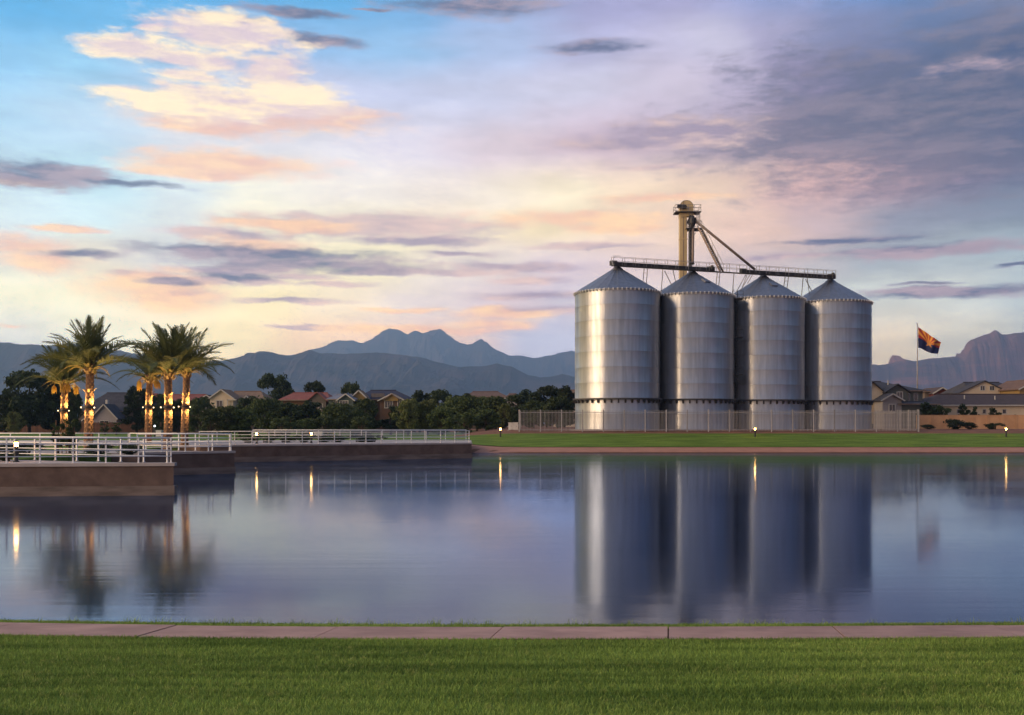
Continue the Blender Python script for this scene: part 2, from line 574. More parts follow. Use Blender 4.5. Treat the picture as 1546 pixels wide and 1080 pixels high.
def mat_galv(name, base, rough, aniso=0.75, streak=1.0):
    """galvanised corrugated sheet: the fine ribs run round the bin, so highlights stretch up and down"""
    m, g, out = mat_nodes(name)
    geo = g.node('ShaderNodeNewGeometry')
    p = S(g, geo.outputs['Position'])
    oi = g.node('ShaderNodeObjectInfo')
    rnd = S(g, oi.outputs['Random'])
    n = g.noise(g.v('MULTIPLY', p, (1.0, 1.0, 0.06)), 2.6, 5.0, 0.65)
    sp = g.noise(p, 1.3, 5.0, 0.6)
    rs = g.noise(g.v('MULTIPLY', p, (2.2, 2.2, 0.05)), 1.6, 4.0, 0.7)
    c = g.v('SCALE', g.mix(g.step(n, 0.3, 0.7), base, tuple(q * 0.82 for q in base)), scale=g.lerp(rnd, 0, 1, 0.965, 1.03))
    c = g.mix(g.step(rs, 0.62, 0.78) * 0.28, c, (0.30, 0.24, 0.19))
    r = g.m('ADD', g.lerp(n, 0.3, 0.7, rough - 0.05, rough + 0.06), g.lerp(rnd, 0, 1, -0.02, 0.02))
    tg = g.xyz(0.0, 0.0, 1.0)
    wv = g.node('ShaderNodeTexWave', wave_type='BANDS', bands_direction='Z')
    g.put(wv.inputs['Vector'], p)
    wv.inputs['Scale'].default_value = 2.4
    h = g.m('ADD', sp * 0.28, S(g, wv.outputs['Fac']) * 0.10)
    b = principled(g, out, c, r, 0.92, 0.5, bump(g, h, 0.35, 0.03), Anisotropic=aniso)
    g.t.links.new(tg.s, b.inputs['Tangent'])
    return m


def mat_rock(name, c1, c2, c3):
    m, g, out = mat_nodes(name)
    geo = g.node('ShaderNodeNewGeometry')
    p = S(g, geo.outputs['Position'])
    n = g.noise(p, 0.004, 8.0, 0.65)
    st = g.noise(g.v('MULTIPLY', p, (0.3, 0.3, 4.0)), 0.006, 6.0, 0.6)
    c = g.mix(g.step(n, 0.35, 0.65), c1, c2)
    c = g.mix(g.step(st, 0.5, 0.7) * 0.6, c, c3)
    principled(g, out, c, 0.95, 0, 0.05, bump(g, n, 0.6, 25.0))
    return m


def mat_roof(name, c1, c2):
    m, g, out = mat_nodes(name)
    tc = g.node('ShaderNodeTexCoord')
    p = S(g, tc.outputs['Object'])
    n = g.noise(p, 1.4, 5.0, 0.65)
    x, y, z = g.sep(p)
    rowz = g.m('FRACT', z * 5.0)
    colx = g.m('SINE', x * 24.0)
    c = g.mix(g.step(n, 0.3, 0.7), c1, c2)
    fine = g.noise(p, 9.0, 3.0, 0.6)
    c = g.v('SCALE', c, scale=g.lerp(fine, 0.25, 0.75, 0.78, 1.2))
    h = g.m('ADD', rowz * 0.5, colx * 0.25)
    principled(g, out, c, 0.85, 0, 0.2, bump(g, h, 0.5, 0.05))
    return m


M_lawn = mat_grass('lawn_ground', (0.080, 0.130, 0.024), (0.135, 0.205, 0.036), (0.21, 0.23, 0.06))
M_blade = mat_grass('grass_blade', (0.105, 0.175, 0.036), (0.235, 0.335, 0.075), (0.42, 0.42, 0.15), blades=True)
M_water = mat_water()
M_dirt = plain('dirt_ground', (0.24, 0.115, 0.075), (0.16, 0.085, 0.06), 0.8, 0.95, spec=0.05, bumpk=0.03, rnd=0)
M_desert = plain('scrub_ground', (0.16, 0.12, 0.08), (0.09, 0.085, 0.05), 0.05, 0.95, spec=0.05, rnd=0)
M_path = plain('pink_concrete', (0.43, 0.26, 0.215), (0.30, 0.18, 0.155), 1.3, 0.85, spec=0.2, bumpk=0.004, rnd=0.06)
M_kerbpath = plain('red_path', (0.44, 0.22, 0.155), (0.36, 0.18, 0.13), 0.8, 0.9, spec=0.1, rnd=0.05)
M_deck = plain('deck_concrete', (0.42, 0.37, 0.36), (0.34, 0.30, 0.29), 1.2, 0.85, spec=0.2, rnd=0.05)
M_wall = plain('brown_stucco', (0.165, 0.115, 0.098), (0.105, 0.074, 0.066), 1.5, 0.92, spec=0.1, bumpk=0.03, rnd=0.03, stretch=(0.8, 0.8, 0.9), detail=8)
M_foot = plain('waterline_concrete', (0.22, 0.17, 0.15), (0.10, 0.078, 0.07), 1.5, 0.8, spec=0.3, bumpk=0.02, rnd=0.03, stretch=(0.3, 0.3, 2))
M_white = plain('white_rail_paint', (0.78, 0.76, 0.76), (0.70, 0.68, 0.68), 4, 0.4, spec=0.5, rnd=0.03)
M_galv = mat_galv('galvanised_sheet', (0.49, 0.485, 0.49), 0.39, 0.92)
M_galvroof = mat_galv('galvanised_roof', (0.27, 0.28, 0.32), 0.5, 0.2)
M_clip = plain('bright_zinc', (0.85, 0.85, 0.86), (0.75, 0.75, 0.76), 3, 0.35, metal=0.3, rnd=0.05)
M_dark = plain('dark_steel', (0.035, 0.036, 0.042), (0.06, 0.055, 0.055), 2.5, 0.55, metal=0.3, rnd=0.1)
M_grey = plain('grey_steel', (0.30, 0.29, 0.30), (0.20, 0.19, 0.19), 2.5, 0.5, metal=0.5, rnd=0.1)
M_stairm = plain('brown_steel', (0.24, 0.18, 0.14), (0.17, 0.12, 0.10), 2.5, 0.6, metal=0.2, rnd=0.1)
M_tan = plain('tan_casing', (0.60, 0.46, 0.25), (0.48, 0.36, 0.19), 0.9, 0.55, spec=0.4, rnd=0.04, stretch=(1, 1, 0.4))
M_fence = plain('fence_metal', (0.34, 0.325, 0.325), (0.27, 0.255, 0.255), 2.0, 0.6, metal=0.2, rnd=0.22)
M_black = plain('black_paint', (0.02, 0.02, 0.022), (0.03, 0.028, 0.028), 5, 0.45, rnd=0.05)
M_lamp = emit('warm_lamp', (1.0, 0.44, 0.10), 70.0)
M_lampw = emit('white_lamp', (0.9, 0.95, 1.0), 6.0)
M_bulb = emit('warm_bulb', (1.0, 0.66, 0.32), 4.0)
M_trunk = plain('palm_bark', (0.30, 0.18, 0.11), (0.12, 0.07, 0.045), 7.0, 0.95, spec=0.1, bumpk=0.02, rnd=0.06)
M_stub = plain('palm_stub', (0.34, 0.24, 0.12), (0.22, 0.15, 0.08), 6.0, 0.9, spec=0.1, rnd=0.1)
M_frond = mat_leaf('palm_frond', (0.060, 0.082, 0.030), (0.125, 0.140, 0.048), 0.3)
M_fronddry = mat_leaf('palm_frond_old', (0.20, 0.165, 0.05), (0.28, 0.22, 0.07), 0.2)
M_date = plain('date_cluster', (0.62, 0.40, 0.06), (0.50, 0.30, 0.05), 9.0, 0.7, rnd=0.1)
M_bark = plain('tree_bark', (0.09, 0.065, 0.05), (0.05, 0.04, 0.03), 6.0, 0.95, spec=0.05)
M_leafd = mat_leaf('dark_leaf', (0.013, 0.024, 0.010), (0.042, 0.062, 0.020))
M_leafm = mat_leaf('mid_leaf', (0.028, 0.046, 0.014), (0.078, 0.105, 0.030))
M_leafl = mat_leaf('light_leaf', (0.075, 0.095, 0.028), (0.13, 0.145, 0.045))
M_stake = plain('stake_wood', (0.22, 0.12, 0.07), (0.14, 0.08, 0.05), 5, 0.9)
M_glass = plain('window_glass', (0.015, 0.017, 0.022), (0.02, 0.022, 0.028), 1, 0.12, spec=0.6, rnd=0.3)
M_trim = plain('white_trim', (0.46, 0.44, 0.41), (0.40, 0.38, 0.35), 3, 0.7, rnd=0.04)
M_box = plain('utility_box_paint', (0.62, 0.60, 0.56), (0.55, 0.52, 0.50), 3, 0.5, rnd=0.04)
M_blockwall = plain('tan_block', (0.56, 0.33, 0.18), (0.48, 0.27, 0.145), 0.9, 0.9, spec=0.1, bumpk=0.01, rnd=0.12)
M_woodfence = plain('brown_fence_wood', (0.15, 0.075, 0.055), (0.10, 0.055, 0.04), 1.5, 0.9, spec=0.1, rnd=0.2)
ROOF = {
    'slate': mat_roof('slate_tile', (0.060, 0.058, 0.070), (0.040, 0.040, 0.050)),
    'red': mat_roof('red_tile', (0.26, 0.085, 0.065), (0.19, 0.065, 0.05)),
    'brown': mat_roof('brown_tile', (0.17, 0.105, 0.08), (0.115, 0.072, 0.056)),
    'tan': mat_roof('tan_tile', (0.24, 0.155, 0.10), (0.17, 0.11, 0.075)),
    'ash': mat_roof('ash_tile', (0.20, 0.21, 0.25), (0.15, 0.16, 0.20)),
    'navy': mat_roof('navy_tile', (0.030, 0.036, 0.065), (0.045, 0.045, 0.07)),
    'umber': mat_roof('umber_tile', (0.085, 0.060, 0.058), (0.062, 0.046, 0.046)),
}
WALLM = {
    'white': plain('white_stucco', (0.322, 0.298, 0.298), (0.285, 0.260, 0.260), 1.0, 0.9, spec=0.1),
    'cream': plain('cream_stucco', (0.56, 0.46, 0.34), (0.50, 0.41, 0.30), 1.0, 0.9, spec=0.1),
    'sage': plain('sage_stucco', (0.143, 0.149, 0.136), (0.118, 0.124, 0.115), 1.0, 0.9, spec=0.1),
    'teal': plain('teal_stucco', (0.099, 0.124, 0.118), (0.081, 0.102, 0.099), 1.0, 0.9, spec=0.1),
    'brown': plain('brown_house_stucco', (0.124, 0.071, 0.046), (0.099, 0.059, 0.040), 1.0, 0.9, spec=0.1),
    'ochre': plain('ochre_stucco', (0.285, 0.192, 0.081), (0.248, 0.167, 0.068), 1.0, 0.9, spec=0.1),
    'taupe': plain('taupe_stucco', (0.136, 0.112, 0.093), (0.112, 0.090, 0.074), 1.0, 0.9, spec=0.1),
    'rust': plain('rust_stucco', (0.136, 0.037, 0.028), (0.112, 0.031, 0.025), 1.0, 0.9, spec=0.1),
}

# ------------------------------------------------------------------ ground, water, mountains
def sst(x, a, b):
    t = min(1.0, max(0.0, (x - a) / (b - a)))
    return t * t * (3 - 2 * t)


def pw(x, pts):
    if x <= pts[0][0]: return pts[0][1]
    for (x0, y0), (x1, y1) in zip(pts, pts[1:]):
        if x <= x1: return y0 + (y1 - y0) * (x - x0) / (x1 - x0)
    return pts[-1][1]


def near_warp(x):
    k = 0.36 if x < 0 else 0.16
    return k * min(4.0, (x / 7.9) ** 2)


NEAR = [(-80, 2.4), (-10, 1.75), (0, 1.40), (12.33, 0.29), (14.04, 0.09), (14.30, 0.055), (14.70, 0.0), (15.0, -0.06), (16.0, -0.35), (20, -1.2)]
FAR_R = [(98, -1.2), (101.6, -0.15), (102.2, 0.02), (103.3, 0.12), (107.6, 0.42), (114.0, 1.74), (115.3, 1.90), (118.0, 2.18), (135, 2.25), (200, 2.4), (400, 2.4), (1500, 1.0), (13000, 0.0)]
FAR_L = [(98, -1.2), (103, -1.0), (104.5, 1.20), (106, 1.26), (170, 1.34), (260, 1.4), (400, 1.5), (1500, 1.0), (13000, 0.0)]


def gz(x, y):
    if y < 60:
        return pw(y - near_warp(x), NEAR)
    t = sst(x, -12, 0.5)
    return pw(y, FAR_L) * (1 - t) + pw(y, FAR_R) * t


def sheet(name, xs, ys, zf, mat, label=None, dz=0.0, thick=0.0):
    nx, ny = len(xs), len(ys)
    vs = [(x, y, zf(x, y) + dz) for y in ys for x in xs]
    fs = [(j * nx + i, j * nx + i + 1, (j + 1) * nx + i + 1, (j + 1) * nx + i) for j in range(ny - 1) for i in range(nx - 1)]
    me = bpy.data.meshes.new(name)
    me.from_pydata(vs, [], fs)
    me.materials.append(mat)
    me.polygons.foreach_set('use_smooth', [True] * len(me.polygons))
    o = link(name, me)
    o['kind'] = 'structure'
    if label: o['label'] = label
    return o


def spaced(a, b, n):
    return [a + (b - a) * i / n for i in range(n + 1)]


gx = [-9000, -5000, -2500, -1000, -500, -250, -150, -110] + spaced(-90, 90, 90) + [110, 150, 250, 500, 1000, 2500, 5000, 9000]
gy = [-1500, -500, -200, -80, -40, -20] + spaced(-10, 11, 21) + spaced(11.5, 16.5, 20) + [18, 20, 40, 70, 98, 100, 101.6, 102.2, 103.3, 104.5, 106, 107.6, 109, 111, 114, 115.3, 116.5, 118, 122, 128, 135, 150, 170, 200, 260, 400, 800, 1500, 3000, 6000, 9000, 12600]
ground = sheet('ground', gx, gy, gz, M_dirt, 'red brown desert earth around the lake')
lake = sheet('lake_water', spaced(-260, 260, 26), spaced(14.2, 105, 22), lambda x, y: 0.0, M_water, 'still blue lake mirroring the silos and palms')

near_ys = [-60, -30, -12] + spaced(-6, 11.5, 24) + spaced(11.7, 12.33, 3)
def near_lawn_z(x, y):
    return gz(x, y)
def warped(xs, ys, name, mat, label, dz):
    nx = len(xs)
    vs = [(x, y + near_warp(x), pw(y, NEAR) + dz) for y in ys for x in xs]
    fs = [(j * nx + i, j * nx + i + 1, (j + 1) * nx + i + 1, (j + 1) * nx + i) for j in range(len(ys) - 1) for i in range(nx - 1)]
    me = bpy.data.meshes.new(name)
    me.from_pydata(vs, [], fs)
    me.materials.append(mat)
    me.polygons.foreach_set('use_smooth', [True] * len(me.polygons))
    o = link(name, me)
    o['kind'] = 'structure'
    o['label'] = label
    return o
lawn_xs = [-60, -45, -32, -24] + spaced(-18, 18, 72) + [24, 32, 45, 60]
warped(lawn_xs, near_ys, 'near_lawn', M_lawn, 'mown green lawn in the foreground', 0.03)
warped(lawn_xs, [14.04, 14.17, 14.3, 14.5, 14.7, 14.85], 'shore_verge', M_lawn, 'narrow grass verge between footpath and water', 0.012)

# footpath of pink concrete slabs
path = empty('footpath')
path['kind'] = 'structure'
path['label'] = 'pink concrete footpath along the near shore'
VPX, VPY = 1009.0, 730.0
bots = [1009 + 270 * k for k in range(-9, 9)]
def path_pt(px_b, t):
    """t = 0 near edge, 1 far edge; joints run towards the path's own vanishing point"""
    px_t = VPX + (px_b - VPX) * (215.0 / 233.0)
    xb = PX(px_b, 12.33); xt = PX(px_t, 14.04)
    x = xb + (xt - xb) * t
    y = 12.33 + (14.04 - 12.33) * t + near_warp(x)
    return x, y, 0.29 + (0.09 - 0.29) * t
prnd = random.Random(5)
for a, b in zip(bots, bots[1:]):
    mb = MB()
    n = 6
    vs, fs = [], []
    gap = 1.1
    for i in range(n + 1):
        pb = a + gap + (b - a - 2 * gap) * i / n
        for t in (0.0, 1.0):
            x, y, z = path_pt(pb, t)
            vs += [(x, y, z + 0.045), (x, y, z - 0.12)]
    for i in range(n):
        o = i * 4
        fs += [(o, o + 4, o + 6, o + 2), (o, o + 1, o + 5, o + 4), (o + 2, o + 6, o + 7, o + 3)]
    fs += [(0, 2, 3, 1), (n * 4, n * 4 + 1, n * 4 + 3, n * 4 + 2)]
    mb.add(vs, fs)
    mb.build('slab', M_path, path, loc=(0, 0, prnd.uniform(-0.004, 0.004)))

# far shore: red path, bank lawn, park lawn
fx = spaced(-9, 140, 75)
sheet('shore_path', fx, [102.6, 103.3, 104.5, 106, 107.6], gz, M_kerbpath, 'red gravel path along the far waterline', 0.03)
sheet('bank_lawn', fx, [107.6, 108.5, 109.5, 111, 112.5, 114.0, 114.9], lambda x, y: gz(x, y) + (0.05 if y < 114.5 else 0.0), M_lawn, 'sloping lawn on the far bank below the silos', 0.03)
sheet('park_lawn', spaced(-150, -6, 40), [106, 112, 120, 130, 140, 150, 160, 170, 182], gz, M_lawn, 'park lawn behind the palms', 0.03)
sheet('valley_floor', [-8800, -3000, -800, 0, 800, 3000, 8800], [300, 500, 1200, 2500, 4500, 8000, 12500], gz, M_desert, 'desert valley floor beyond the houses', 0.5)


def mountain(name, label, prof, D, depth, mat, seed, cliff=0.0, nx=420, ny=70, rough=1.0, crag=0.020):
    px0, px1 = prof[0][0], prof[-1][0]
    X0, X1 = PX(px0, D), PX(px1, D)
    zmax = max(PZ(p[1], D) for p in prof)
    vs, fs = [], []
    for j in range(ny + 1):
        t = -1.0 + 1.75 * j / ny            # -1 foot in front, 0 crest, 0.75 behind
        for i in range(nx + 1):
            x = X0 + (X1 - X0) * i / nx
            px = 773 + x / D * F
            zc = max(0.0, PZ(pw(px, prof), D))
            s = abs(t)
            q = Vector((x / depth * 2.6 + seed, t * 2.2 + seed * 0.7, seed))
            rid = mnoise.ridged_multi_fractal(q, 0.9, 2.1, 6, 1.0, 2.0, noise_basis='PERLIN_ORIGINAL') * 0.5
            fine = mnoise.fractal(q * 5.0, 0.8, 2.1, 5, noise_basis='PERLIN_ORIGINAL')
            if cliff and t < 0:
                sc = s + 0.05 * mnoise.noise(q * 3.0)
                drop = cliff * sst(sc, 0.02, 0.11)
                base = (1 - drop) * (1 - s) ** 1.25
            else:
                base = (1 - s) ** 1.15
            env = min(1.0, s * 7.0)
            h = zc * base * (1 + env * rough * (0.62 * (rid - 0.75) + 0.16 * fine))
            h += zc * crag * fine * (1 - env)
            if t < 0:      # keep the foreground below the crest line of sight
                y = D + t * depth
                h = min(h, CAMZ + (zc - CAMZ) * (y / D) * 0.985 if s > 0.02 else h)
            vs.append((x, D + t * depth, max(h, -0.5) if s < 0.985 else -0.5))
    for j in range(ny):
        for i in range(nx):
            a = j * (nx + 1) + i
            fs.append((a, a + 1, a + nx + 2, a + nx + 1))
    me = bpy.data.meshes.new(name)
    me.from_pydata(vs, [], fs)
    me.materials.append(mat)
    o = link(name, me)
    o['kind'] = 'structure'
    o['label'] = label
    return o


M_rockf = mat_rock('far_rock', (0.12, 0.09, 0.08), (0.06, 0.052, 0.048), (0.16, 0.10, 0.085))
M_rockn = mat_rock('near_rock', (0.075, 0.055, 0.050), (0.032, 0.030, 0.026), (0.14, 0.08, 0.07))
M_rockr = mat_rock('mesa_rock', (0.28, 0.14, 0.12), (0.12, 0.08, 0.075), (0.48, 0.20, 0.16))
mountain('mountain', 'far blue range with four jagged summits',
         [(330, 580), (400, 545), (476, 527), (509, 515), (545, 516.5), (563, 511), (578, 500), (587, 497), (592, 499), (598, 497.5), (606, 501), (615, 506), (625, 498), (631, 498), (639, 502.5), (649, 499.6), (657, 499), (664, 496.6), (673, 503), (688, 513.6), (706, 519.5), (715, 518), (726, 513.5), (735, 518), (747, 527), (771, 537), (807, 539.5), (830, 538), (848, 532), (863, 531), (900, 536), (1000, 548), (1120, 556), (1240, 552), (1330, 556), (1420, 575)],
         11000, 2200, M_rockf, 3.1)
mountain('mountain', 'darker rolling ridge in front of the four summits',
         [(-420, 540), (-200, 520), (-80, 512), (0, 517), (25, 519), (60, 522), (110, 520), (150, 524), (200, 533), (250, 541), (290, 546), (320, 545), (340, 543), (372, 537), (390, 531), (410, 532), (430, 537), (440, 537), (455, 531), (467, 527.5), (485, 533), (533, 535), (552, 533), (575, 533.5), (605, 536.5), (634, 539), (658, 546), (688, 553), (717, 553.7), (741, 551.5), (750, 549.5), (771, 553), (783, 559.7), (795, 566), (816, 570), (835, 568), (848, 565), (863, 568.6), (900, 574), (980, 590), (1060, 612)],
         5200, 1500, M_rockn, 7.7)
mountain('mesa', 'purple mesa with a steep pink cliff behind the flag',
         [(1180, 600), (1240, 560), (1290, 551), (1311, 551), (1341, 550), (1355, 546), (1367, 543), (1382, 545), (1406, 542), (1430, 539.5), (1447, 537), (1453, 530), (1459, 517), (1466, 512), (1477, 508), (1486, 506), (1493, 504.5), (1498, 501), (1502, 499), (1507, 501), (1512, 504.5), (1536, 504.5), (1546, 503), (1600, 497), (1700, 506), (1820, 540), (1960, 590)],
         6000, 1500, M_rockr, 12.4, cliff=0.5, rough=1.5, crag=0.018, nx=620)

# ------------------------------------------------------------------ lakeside terraces
TOP = 1.33
A_ = (PX(262, 41.75), 41.75)
C_ = (PX(354, 60.1), 60.1)
E_ = (PX(712, 86.7), 86.7)
B_ = (-21.4, 57.0)
D_ = (-24.0, 76.5)
NL = (-60.0, 36.2)


def terrace(name, label, poly, front, foot_label=None):
    """solid block with wall, paler waterline footing and a coping along the front edge"""
    t = empty(name, (poly[0][0], poly[0][1], 0))
    tag(t, label, 'retaining wall', 'retaining walls along the lake')
    ox, oy = poly[0]
    P = [(x - ox, y - oy) for x, y in poly]
    MB().prism(P, -1.4, TOP - 0.11).build('wall', M_wall, t)
    for a, b in front:
        a = Vector((a[0] - ox, a[1] - oy, 0)); b = Vector((b[0] - ox, b[1] - oy, 0))
        d = (b - a).normalized()
        n = Vector((d.y, -d.x, 0))
        mb = MB()
        q = [a - d * 0.0 + n * 0.06, b + d * 0.05 + n * 0.06, b + d * 0.05 - n * 0.5, a - n * 0.5]
        mb.prism([(v.x, v.y) for v in q], -1.3, 0.40)
        mb.build('footing', M_foot, t)
        m2 = MB()
        q = [a + n * 0.05, b + d * 0.05 + n * 0.05, b + d * 0.05 - n * 0.45, a - n * 0.45]
        m2.prism([(v.x, v.y) for v in q], TOP - 0.10, TOP + 0.03)
        m2.build('coping', M_deck, t)
    m3 = MB().prism(P, TOP - 0.108, TOP - 0.004)
    m3.build('deck', M_deck, t)
    return t


terrace('retaining_wall', 'nearest brown lakeside retaining wall at the left edge', [NL, A_, (-24.0, 46.6), (-60, 46.6)], [(NL, A_)])
terrace('retaining_wall', 'short brown retaining wall between the nearest and the longest wall', [B_, C_, (-24.2, 63.0), (-60, 63.0), (-60, 57.0)], [(B_, C_)])
terrace('retaining_wall', 'longest brown retaining wall running out to the right', [D_, E_, (E_[0] - 0.6, 101.0), (-60, 101.0), (-60, 76.5)], [(D_, E_)])
# planted ground between the terraces, level with the decks
gb = MB()
gb.prism([(-100, 46.65), (-24.05, 46.65), (-22.9, 56.9), (-100, 56.9)], -1.4, TOP - 0.03)
o = gb.build('planting_bed', M_lawn); tag(o, 'dark planted ground between the terraces', kind='structure')
gb = MB()
gb.prism([(-100, 63.05), (-24.25, 63.05), (-25.6, 76.4), (-100, 76.4)], -1.4, TOP - 0.03)
gb.prism([(-100, 36.3), (-60.05, 36.3), (-60.05, 46.6), (-100, 46.6)], -1.4, TOP - 0.03)
gb.prism([(-100, 57.05), (-60.05, 57.05), (-60.05, 63), (-100, 63)], -1.4, TOP - 0.03)
gb.prism([(-100, 76.5), (-60.05, 76.5), (-60.05, 106), (-100, 106)], -1.4, TOP - 0.03)
o = gb.build('palm_ground', M_lawn); tag(o, 'level lawn under the palms', kind='structure')
gb = MB()
gb.prism([(-60, 101.02), (E_[0] - 0.62, 101.02), (-4.4, 106.2), (-60, 106.2)], -1.4, TOP - 0.03)
o = gb.build('terrace_lawn', M_lawn); tag(o, 'lawn behind the longest terrace', kind='structure')


def railing(label, a, b, step, z0=TOP + 0.03, h=1.04):
    a, b = Vector((a[0], a[1], z0)), Vector((b[0], b[1], z0))
    L = (b - a).length
    ang = math.atan2(b.y - a.y, b.x - a.x)
    t = empty('railing', a, ang)
    tag(t, label, 'railing', 'white railings of the lakeside terraces')
    n = max(2, round(L / step))
    key = 'rail_post_%0.2f' % h
    me = bpy.data.meshes.get(key)
    if me is None:
        mb = MB().box(-0.028, -0.028, 0, 0.028, 0.028, h + 0.02)
        mb.box(-0.06, -0.06, 0, 0.06, 0.06, 0.012)
        me = mb.mesh(key, M_white)
    for i in range(n + 1):
        link('post', me, t, (L * i / n, 0, 0))
    for k, zz in enumerate((h, h * 0.755, h * 0.51, h * 0.265)):
        r = 0.030 if k == 0 else 0.021
        MB().tube([(-0.02, -0.045 if k else 0, zz), (L + 0.02, -0.045 if k else 0, zz)], r, 8).build('rail', M_white, t, smooth=True)
    return t


def inset(a, b, q):
    a, b = Vector(a), Vector(b)
    d = (b - a).normalized()
    n = Vector((-d.y, d.x))
    return tuple(a + n * q), tuple(b + n * q - d * 0.15)


a, b = inset(NL, A_, 0.2)
railing('front railing along the nearest retaining wall at left', a, b, 1.33)
railing('rear railing of the nearest terrace, seen between the front rails', (-59.5, 46.45), (-24.1, 46.45), 1.6)
railing('rear railing running back from the nearest terrace corner', (-24.1, 46.4), (A_[0] - 0.35, A_[1] + 0.25), 1.33)
a, b = inset(B_, C_, 0.2)
railing('front railing along the short middle retaining wall', a, b, 1.33)
railing('rear railing returning from the middle wall corner', (-24.1, 62.8), (C_[0] - 0.35, C_[1] + 0.2), 1.2)
railing('rear railing of the middle terrace reaching left past the palms', (-33.5, 62.8), (-24.2, 62.8), 2.0)
a, b = inset(D_, E_, 0.2)
railing('long front railing along the longest retaining wall', a, b, 1.33)
railing('back railing on the inland side of the longest terrace', (-25.0, 96.0), (-4.6, 99.6), 2.0)

# ------------------------------------------------------------------ silos
SR = 5.28
SG = 2.20
Z_RING, Z_EAVE, Z_PEAK = 6.05, 19.2, 22.6
S1 = (PX(932, 124.0), 124.0)
SILOS = [(S1[0] + 10.0 * k, S1[1] + 3.6 * k) for k in range(4)]
NSH = 16


def sheet_mesh(name, r, h, span, mat, nseg=8):
    """curved wall sheet; the lower edge laps outward over the course below, thickness shown at the lips"""
    vs, fs = [], []
    prof = [(r, h), (r, 0.075), (r + 0.012, 0.06), (r + 0.012, 0.0), (r - 0.04, -0.01)]
    n = len(prof)
    for i in range(nseg + 1):
        a = -span / 2 + span * i / nseg
        for (rr, z) in prof:
            vs.append((rr * math.cos(a), rr * math.sin(a), z))
    for i in range(nseg):
        for k in range(n - 1):
            p = i * n + k
            fs.append((p, p + 1, p + n + 1, p + n))
    me = bpy.data.meshes.new(name)
    me.from_pydata(vs, [], fs)
    me.materials.append(mat)
    sm = [True] * len(me.polygons)
    for i in range(nseg):
        for k in (1, 2, 3): sm[i * (n - 1) + k] = False
    me.polygons.foreach_set('use_smooth', sm)
    me.update()
    return me


COURSES = 7
hc = (Z_EAVE - Z_RING) / COURSES
span = 2 * math.pi / NSH
me_sheet = sheet_mesh('silo_sheet', SR, hc + 0.004, span * 1.001, M_galv)
hb = (Z_RING - SG) / 2
me_base = sheet_mesh('silo_base_sheet', SR - 0.03, hb + 0.004, span * 1.001, M_galv)


def roof_panel_mesh(n=24):
    a = math.pi / n
    vs, fs = [], []
    r0, r1 = 0.55, SR + 0.16
    z0 = Z_EAVE + (SR + 0.16 - r0) * 0 
    zt = Z_PEAK - (r0 / SR) * (Z_PEAK - Z_EAVE)
    zb = Z_EAVE - 0.16 / SR * (Z_PEAK - Z_EAVE) + 0.10
    m = 4
    for i in range(m + 1):
        ang = -a + 2 * a * i / m
        rib = 0.035 if i in (0, m) else 0.0
        for k in range(5):
            t = k / 4
            r = r0 + (r1 - r0) * t
            z = zt + (zb - zt) * t + rib
            vs.append((r * math.cos(ang), r * math.sin(ang), z))
    for i in range(m):
        for k in range(4):
            p = i * 5 + k
            fs.append((p, p + 1, p + 6, p + 5))
    # folded edge at the eave
    b = len(vs)
    for i in range(m + 1):
        v = vs[i * 5 + 4]
        vs.append((v[0], v[1], v[2] - 0.10))
    for i in range(m):
        fs.append((i * 5 + 4, b + i, b + i + 1, (i + 1) * 5 + 4))
    me = bpy.data.meshes.new('silo_roof_panel')
    me.from_pydata(vs, [], fs)
    me.materials.append(M_galvroof)
    return me


me_roofp = roof_panel_mesh()
NCL = 64
mb = MB()
for k in range(NCL):
    a = 2 * math.pi * k / NCL
    c, s_ = math.cos(a), math.sin(a)
    r = SR + 0.10
    mb.bar((r * c, r * s_, Z_EAVE - 0.22), ((r + 0.10) * c, (r + 0.10) * s_, Z_EAVE + 0.04), 0.15, 0.10)
me_clip = mb.mesh('silo_eave_clips', M_clip)
mb = MB()
for k in range(40):
    a = 2 * math.pi * (k + 0.5) / 40
    c, s_ = math.cos(a), math.sin(a)
    mb.bar(((SR + 0.16) * c, (SR + 0.16) * s_, Z_RING - 0.12), ((SR + 0.02) * c, (SR + 0.02) * s_, Z_RING - 0.52), 0.20, 0.16)
me_brk = mb.mesh('silo_brackets', M_dark)
me_ring = MB().lathe([(SR - 0.1, -0.14), (SR + 0.26, -0.14), (SR + 0.26, 0.02), (SR + 0.0, 0.06)], 96).mesh('silo_ring', M_dark)
me_ringt = MB().lathe([(SR - 0.05, 0.03), (SR + 0.27, 0.03), (SR + 0.27, 0.065), (SR - 0.05, 0.07)], 96).mesh('silo_ring_flange', M_grey)
me_cap = MB().lathe([(0.80, -0.50), (0.66, -0.30), (0.42, -0.12), (0.36, 0.06), (0.0, 0.08)], 24).mesh('silo_cap', M_galvroof)
me_slab = MB().lathe([(SR + 0.6, -0.5), (SR + 0.6, 0.06), (SR + 0.55, 0.10), (SR - 0.2, 0.10)], 64).mesh('silo_slab', M_deck)
me_inner = MB().lathe([(SR - 0.12, 0.0), (SR - 0.12, Z_EAVE - SG + 0.05)], 48).mesh('silo_core', M_dark)

